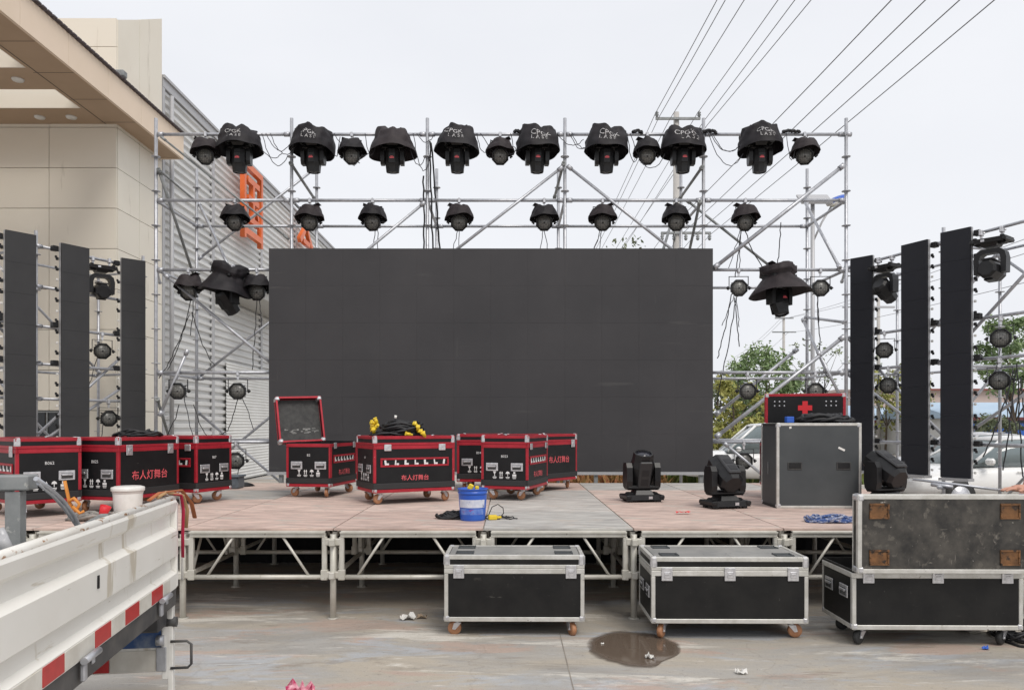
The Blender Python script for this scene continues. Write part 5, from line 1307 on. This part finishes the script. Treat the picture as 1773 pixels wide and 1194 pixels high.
b = MB(); b.lathe([(0, .301), (.145, .301), (.150, .296), (.150, .27), (.146, .262), (.1455, .30), (.12, .309), (0, .309)], 36); b.build('lid', M['white_plastic'], t)
def heap(name, label, cat, cx, cy, z, rx, ry, h, n, r, m, seed, group=None, parent=None):
    rr = random.Random(seed); b = MB()
    for k in range(n):
        zz = z + r + h * (k / n) * rr.uniform(.6, 1); s_ = rr.uniform(.55, 1) * (1 - .25 * k / n); a0 = rr.uniform(0, 6.3); pts = []
        ox, oy = rr.uniform(-.15, .15) * rx, rr.uniform(-.15, .15) * ry; e = rr.uniform(.8, 1.2)
        for i in range(18):
            a = a0 + i * 2 * PI / 18; w_ = 1 + .14 * math.sin(2 * a + k) + .08 * math.sin(5 * a + 2 * k)
            pts.append((cx + ox + rx * s_ * w_ * math.cos(a), cy + oy + ry * s_ * w_ * math.sin(a) * e, max(z + r * .9, zz + .02 * math.sin(3 * a + k))))
        b.path(pts, r, 6, closed=True)
    return tag(b.build(name, m), label, cat, group)
# cable coil on the centre case
cz = SH + CH + .004; cx, cy = -1.27, 8.98
ct = thing('cable_coil', 'heap of thick black cable with yellow plugs lying on the centre red trimmed case', 'cable', (cx, cy, cz))
o = heap('coil', None, None, .02, 0, 0, .25, .17, .17, 26, .017, M['black_soft'], 5); o.parent = ct
o = heap('loose_loop', None, None, -.08, -.02, 0, .26, .19, .03, 6, .012, M['black_soft'], 6); o.parent = ct
for x_, y_, z_, a_ in ((-.29, -.10, .15, .4), (-.255, -.12, .10, -.5), (-.31, -.08, .10, 1.2), (-.26, -.10, .175, 2.0), (-.28, -.13, .055, .9), (.20, -.10, .13, .6), (.23, -.13, .085, 1.0), (.27, -.15, .04, .7), (.30, -.16, .018, .7), (.12, -.17, .02, .2)):
    b = MB(); b.tube((-.03, 0, 0), (.03, 0, 0), .021, 10); b.tube((.03, 0, 0), (.055, 0, 0), .014, 8); b.box((-.028, 0, 0), (.018, .05, .05), ch=.008); o = b.build('plug', M['yellow'], ct, (x_, y_, z_), (0, a_, a_ * 1.7))
b = MB(); b.tube((-.035, -.1, .20), (-.03, -.1, .235), .015, 8); b.build('plug_tip', M['white_plastic'], ct)
heap('cable_heap', 'low heap of black cable on top of the second red trimmed case from the left', 'cable', -4.0, 8.28, SH + CH + .003, .27, .15, .055, 9, .013, M['black_soft'], 9)
heap('cable_heap', 'black cable heap lying on the deck left of the blue pail', 'cable', xat(783, 7.35), 7.40, SH, .17, .12, .05, 12, .010, M['black_soft'], 10)
b = MB(); rr = random.Random(2)
for k in range(4): b.path(sag((xat(840, 7.3), 7.32 + .03 * k, SH + .012), (xat(896 - 6 * k, 7.3), 7.28 + .05 * k, SH + .012), -.0, 10, .02, rr)[:], .006, 6)
b.path([Vector((xat(px, 7.4), 7.42, SH + .008 + h)) for px, h in ((845, .01), (852, .10), (862, .125), (871, .09), (872, .04), (866, .0))], .005, 6)
tag(b.build('cable', M['black_soft']), 'thin black cable looping on the deck right of the blue pail', 'cable')
b = MB(); b.box((xat(853, 7.3), 7.28, SH + .024), (.085, .05, .045), Matrix.Rotation(R(12), 3, 'Z'), ch=.008); b.tube((xat(853, 7.3) + .04, 7.285, SH + .024), (xat(853, 7.3) + .08, 7.30, SH + .022), .012, 8); tag(b.build('plug', M['yellow']), 'bright yellow socket plug on the deck right of the blue pail', 'plug')
# red scrap, blue straps, black bag on the big case, clutter
b = MB(); rr = random.Random(5); x0, y0 = xat(1183, 7.75), 7.75
vs = []
for i in range(7):
    for k in range(3): vs.append((x0 - .075 + .025 * i, y0 - .03 + .03 * k + rr.uniform(-.008, .008), SH + .006 + .02 * abs(math.sin(i * 1.3 + k)) + rr.uniform(0, .008)))
b.add(vs, [(i * 3 + k, (i + 1) * 3 + k, (i + 1) * 3 + k + 1, i * 3 + k + 1) for i in range(6) for k in range(2)]); tag(b.build('cloth_scrap', M['red_paint'], recalc=False), 'crumpled bright red cloth scrap on the deck between the floor lights', 'cloth')
bs = pbr('blue_braid', (.03, .07, .22), .8, 0, (.35, .37, .45), 30, contrast=(.45, .6), spots=[((.30, .03, .06), 22, .66, (1, 1, 1))])
heap('strap_heap', 'flat heap of blue and white braided straps on the deck by the open case', 'strap', xat(1447, 7.0), 7.12, SH, .27, .13, .035, 14, .011, bs, 14)
heap('cable_heap', 'crumpled black cable and cloth lying on top of the large grey black case', 'cable', xat(1425, 8.5), 8.52, SH + .92, .30, .16, .075, 16, .020, M['black_soft'], 15)
b = MB(); b.box((xat(1361, 8.5), 8.40, SH + .955), (.085, .06, .068), Matrix.Rotation(R(8), 3, 'Z'), ch=.006); tag(b.build('connector_box', M['blue_plastic']), 'small blue connector box on the left top of the large grey black case', 'connector')
grayc = pbr('dull_cable', (.20, .19, .18), .8, 0, (.34, .32, .29), 14)
heap('cable_heap', 'dull grey heap of cable and rags on the deck left of the white tub', 'cable', xat(160, 7.2), 7.25, SH, .26, .12, .05, 10, .014, grayc, 16)
b = MB(); b.lathe([(0, 0), (.032, 0), (.05, .10), (.046, .10), (.03, .005), (0, .005)], 14, T_(xat(182, 7.2), 7.15, SH + .05) @ Matrix.Rotation(.35, 4, 'Y')); tag(b.build('cup', M['red_paint']), 'small red cup on the rags left of the white tub', 'cup')
orp = pbr('orange_strap', (.62, .24, .04), .6)
b = MB(); b.path([at(112, 832, 7.1), at(116, 850, 7.1), at(120, 868, 7.12), at(126, 885, 7.12)], .022, 8, flat=.012); b.path([at(118, 868, 7.1), at(128, 862, 7.1), at(138, 872, 7.1), at(132, 884, 7.1), at(120, 880, 7.1)], .016, 8); b.path([at(126, 876, 7.08), at(138, 888, 7.08), at(146, 884, 7.1)], .014, 8)
tag(b.build('ratchet_strap', orp), 'orange ratchet strap hanging in front of the leftmost red trimmed case', 'strap')
b = MB(); x0, y0 = xat(396, 10.9), 10.9; b.box((x0, y0, SH + .085), (.36, .28, .17), ch=.02); b.box((x0, y0 - .005, SH + .175), (.40, .32, .03), ch=.01); b.box((x0 + .02, y0 - .143, SH + .08), (.26, .01, .06), ch=.003)
tag(b.build('storage_bin', pbr('slate_plastic', (.10, .12, .14), .5)), 'slate grey plastic bin on the deck right of the third red trimmed case', 'bin')
b = MB(); b.lathe([(0, .06), (.06, .055), (.13, .03), (.17, .0), (0, 0)], 20, T_(xat(421, 11.3), 11.3, SH)); tag(b.build('cable_cover', M['black']), 'flat black dome on the deck below the lowest left lamp', 'cable cover')
# ground litter
def paper(label, px, py, s_, m, seed, name='paper_scrap', cat='litter', hh=.6):
    rr = random.Random(seed); D = EYE * F / (py - PY0); x = xat(px, D); b = MB(); n = 6; vs = []
    for i in range(n):
        for k in range(n): vs.append((x + s_ * (i / (n - 1) - .5) * (1 + rr.uniform(-.15, .15)), D + s_ * .6 * (k / (n - 1) - .5) * (1 + rr.uniform(-.2, .2)), .006 + s_ * hh * rr.random() * rr.random()))
    b.add(vs, [(i * n + k, (i + 1) * n + k, (i + 1) * n + k + 1, i * n + k + 1) for i in range(n - 1) for k in range(n - 1)])
    return tag(b.build(name, m, recalc=False), label, cat)
paper('crumpled white paper on the concrete between the stage legs', 706, 1072, .13, M['white_plastic'], 1)
paper('small brownish rag beside the crumpled paper under the stage edge', 731, 1070, .08, pbr('brown_rag', (.34, .26, .18), .9), 2)
paper('small white paper piece at the near rim of the puddle', 1125, 1140, .06, M['white_plastic'], 3, hh=.9)
paper('white paper scrap on the concrete below the three latch case', 1284, 1166, .075, M['white_plastic'], 4)
paper('tiny white chip floating at the left of the puddle', 1043, 1115, .025, M['white_plastic'], 5)
paper('crumpled crimson and pink wrapper at the bottom edge of the picture', 520, 1201, .18, pbr('pink_wrapper', (.45, .02, .10), .4, 0, (.75, .42, .48), 12, contrast=(.45, .6)), 6, name='wrapper')
paper('scrap of blue plastic beside the right wheel of the open case', 1707, 1124, .05, M['blue_plastic'], 7)
b = MB(); x0, y0 = xat(1715, 6.2), 6.35; b.box((x0, y0, .05), (.42, .30, .004), Matrix.Rotation(R(14), 3, 'X') @ Matrix.Rotation(R(10), 3, 'Z')); b.box((x0 + .1, y0 + .1, .025), (.3, .2, .05), ch=.004)
tag(b.build('cardboard', pbr('pale_cardboard', (.55, .50, .43), .9)), 'pale flattened cardboard under the right end of the open case', 'cardboard')
heap('cable_heap', 'black cable tangle on the ground at the right edge beside the open case', 'cable', 3.98, 6.05, 0, .16, .25, .06, 8, .010, M['black_soft'], 19)

# ---------------------------------------------------------------- person and the tube held on the lid
def skin_mesh(name, V, E, rad, m, sub=2, root=0):
    me = bpy.data.meshes.new(name); me.from_pydata(V, E, []); o = bpy.data.objects.new(name, me); COL.objects.link(o)
    md = o.modifiers.new('skin', 'SKIN'); md.use_smooth_shade = True
    for i, r_ in enumerate(rad):
        sv = me.skin_vertices[0].data[i]; sv.radius = r_ if isinstance(r_, tuple) else (r_, r_); sv.use_root = (i == root)
    s_ = o.modifiers.new('sub', 'SUBSURF'); s_.levels = s_.render_levels = sub
    bpy.context.view_layer.update()
    m2 = bpy.data.meshes.new_from_object(o.evaluated_get(bpy.context.evaluated_depsgraph_get())); m2.name = name
    bpy.data.objects.remove(o); m2.materials.clear(); m2.materials.append(m); return m2
lidz = .675 - .095 + .575 + .006
HX, HY = 3.93, 5.90                       # wrist, over the top edge of the lid
per = thing('person', 'person at the right edge resting a bare hand on the upright case lid', 'person', (4.50, 6.25, 0), 0)
ox, oy = 4.50, 6.25
J = []; Ed = []; Rd = []
def jn(p, r_, par_=None):
    J.append((p[0] - ox, p[1] - oy, p[2])); Rd.append(r_)
    if par_ is not None: Ed.append((par_, len(J) - 1))
    return len(J) - 1
pel = jn((4.52, 6.25, .92), (.15, .12)); w1 = jn((4.50, 6.25, 1.10), (.14, .11), pel); ch = jn((4.47, 6.24, 1.32), (.17, .12), w1); nk = jn((4.44, 6.24, 1.50), .06, ch); hd0 = jn((4.42, 6.24, 1.60), (.075, .085), nk); hd1 = jn((4.41, 6.24, 1.70), (.08, .095), hd0)
shl = jn((4.43, 6.07, 1.42), .065, ch); el = jn((4.24, 5.92, 1.21), .045, shl); fa = jn((4.10, 5.90, lidz + .035), .038, el); wr = jn((HX + .04, HY, lidz + .035), .028, fa); pm_ = jn((HX - .02, HY, lidz + .030), (.024, .040), wr)
for k, (dy, ln, zz_) in enumerate(((-.032, .070, 0), (-.011, .080, .004), (.011, .075, .003), (.032, .060, -.002))):
    a = jn((HX - .065, HY + dy, lidz + .030 + zz_), .0105, pm_); c2 = jn((HX - .065 - ln * .5, HY + dy * 1.15, lidz + .026 + zz_), .0095, a); jn((HX - .065 - ln, HY + dy * 1.2, lidz + .012), .008, c2)
th = jn((HX - .005, HY - .045, lidz + .022), .012, pm_); jn((HX - .055, HY - .070, lidz + .016), .0095, th)
shr = jn((4.45, 6.42, 1.42), .065, ch); er = jn((4.40, 6.50, 1.16), .045, shr); wr2 = jn((4.26, 6.42, 1.0), .03, er); pr2 = jn((4.20, 6.40, .96), (.022, .038), wr2)
for dy in (-.028, -.009, .010, .028): a = jn((4.165, 6.40 + dy, .925), .010, pr2); jn((4.14, 6.40 + dy, .87), .008, a)
t2 = jn((4.17, 6.35, .945), .011, pr2); jn((4.145, 6.335, .91), .009, t2)
for s_ in (-1, 1):
    hp = jn((4.53, 6.25 + s_ * .09, .86), .095, pel); kn = jn((4.50, 6.25 + s_ * .10, .48), .062, hp); an = jn((4.54, 6.25 + s_ * .10, .09), .042, kn); jn((4.40, 6.25 + s_ * .12, .045), (.045, .03), an)
link('body', skin_mesh('body', J, Ed, Rd, M['skin'], 2, pel), per)
V = [(x - ox, y - oy, z) for x, y, z in ((4.525, 6.25, .80), (4.50, 6.25, 1.08), (4.47, 6.24, 1.33), (4.445, 6.24, 1.46), (4.42, 6.06, 1.42), (4.33, 5.99, 1.31), (4.45, 6.43, 1.42), (4.42, 6.48, 1.28))]
link('shirt', skin_mesh('shirt', V, [(0, 1), (1, 2), (2, 3), (2, 4), (4, 5), (2, 6), (6, 7)], [(.19, .16), (.17, .14), (.20, .15), .08, .085, .07, .085, .07], M['cloth_dark'], 2, 0), per)
V = [(x - ox, y - oy, z) for x, y, z in ((4.52, 6.25, 1.02), (4.53, 6.16, .84), (4.50, 6.15, .48), (4.54, 6.15, .10), (4.53, 6.34, .84), (4.50, 6.35, .48), (4.54, 6.35, .10))]
link('trousers', skin_mesh('trousers', V, [(0, 1), (1, 2), (2, 3), (0, 4), (4, 5), (5, 6)], [(.16, .13), .11, .08, .065, .11, .08, .065], M['cloth_grey'], 2, 0), per)
for s_ in (-1, 1):
    b = MB(); b.box((-.10, s_ * .115, .04), (.27, .10, .08), ch=.03); b.build('shoe', M['tyre_dark'], per)
b = MB(); b.lathe([(0, .115), (.05, .105), (.092, .06), (.104, .0), (.10, -.05), (.0, -.03)], 20, T_(-.075, -.01, 1.70) @ Matrix.Rotation(R(14), 4, 'Y')); b.build('hair', M['tyre_dark'], per)
b = MB(); b.prism([(-.19, 1.62), (-.165, 1.68), (-.15, 1.62)], -.022, .002); b.build('nose', M['skin'], per)
for s_ in (-1, 1): b = MB(); b.lathe([(0, -.01), (.012, 0), (0, .01)], 10, T_(-.163, -.01 + s_ * .032, 1.675)); b.build('eye', M['tyre_dark'], per)
b = MB(); b.box((-.150, -.01, 1.59), (.012, .045, .008), ch=.003); b.build('mouth', M['red_paint'], per)
b = MB(); b.tube((HX - .10, HY + .03, lidz + .012), Vector(at(1580, 829, 6.25)), .011, 10); b.tube(at(1612, 838, 6.15), at(1650, 843, 6.05), .016, 8); b.box(at(1630, 843, 6.1), (.07, .03, .03), ch=.008)
tag(b.build('metal_tube', M['galv']), 'thin grey metal tube lying over the open case from the bare hand', 'tube')
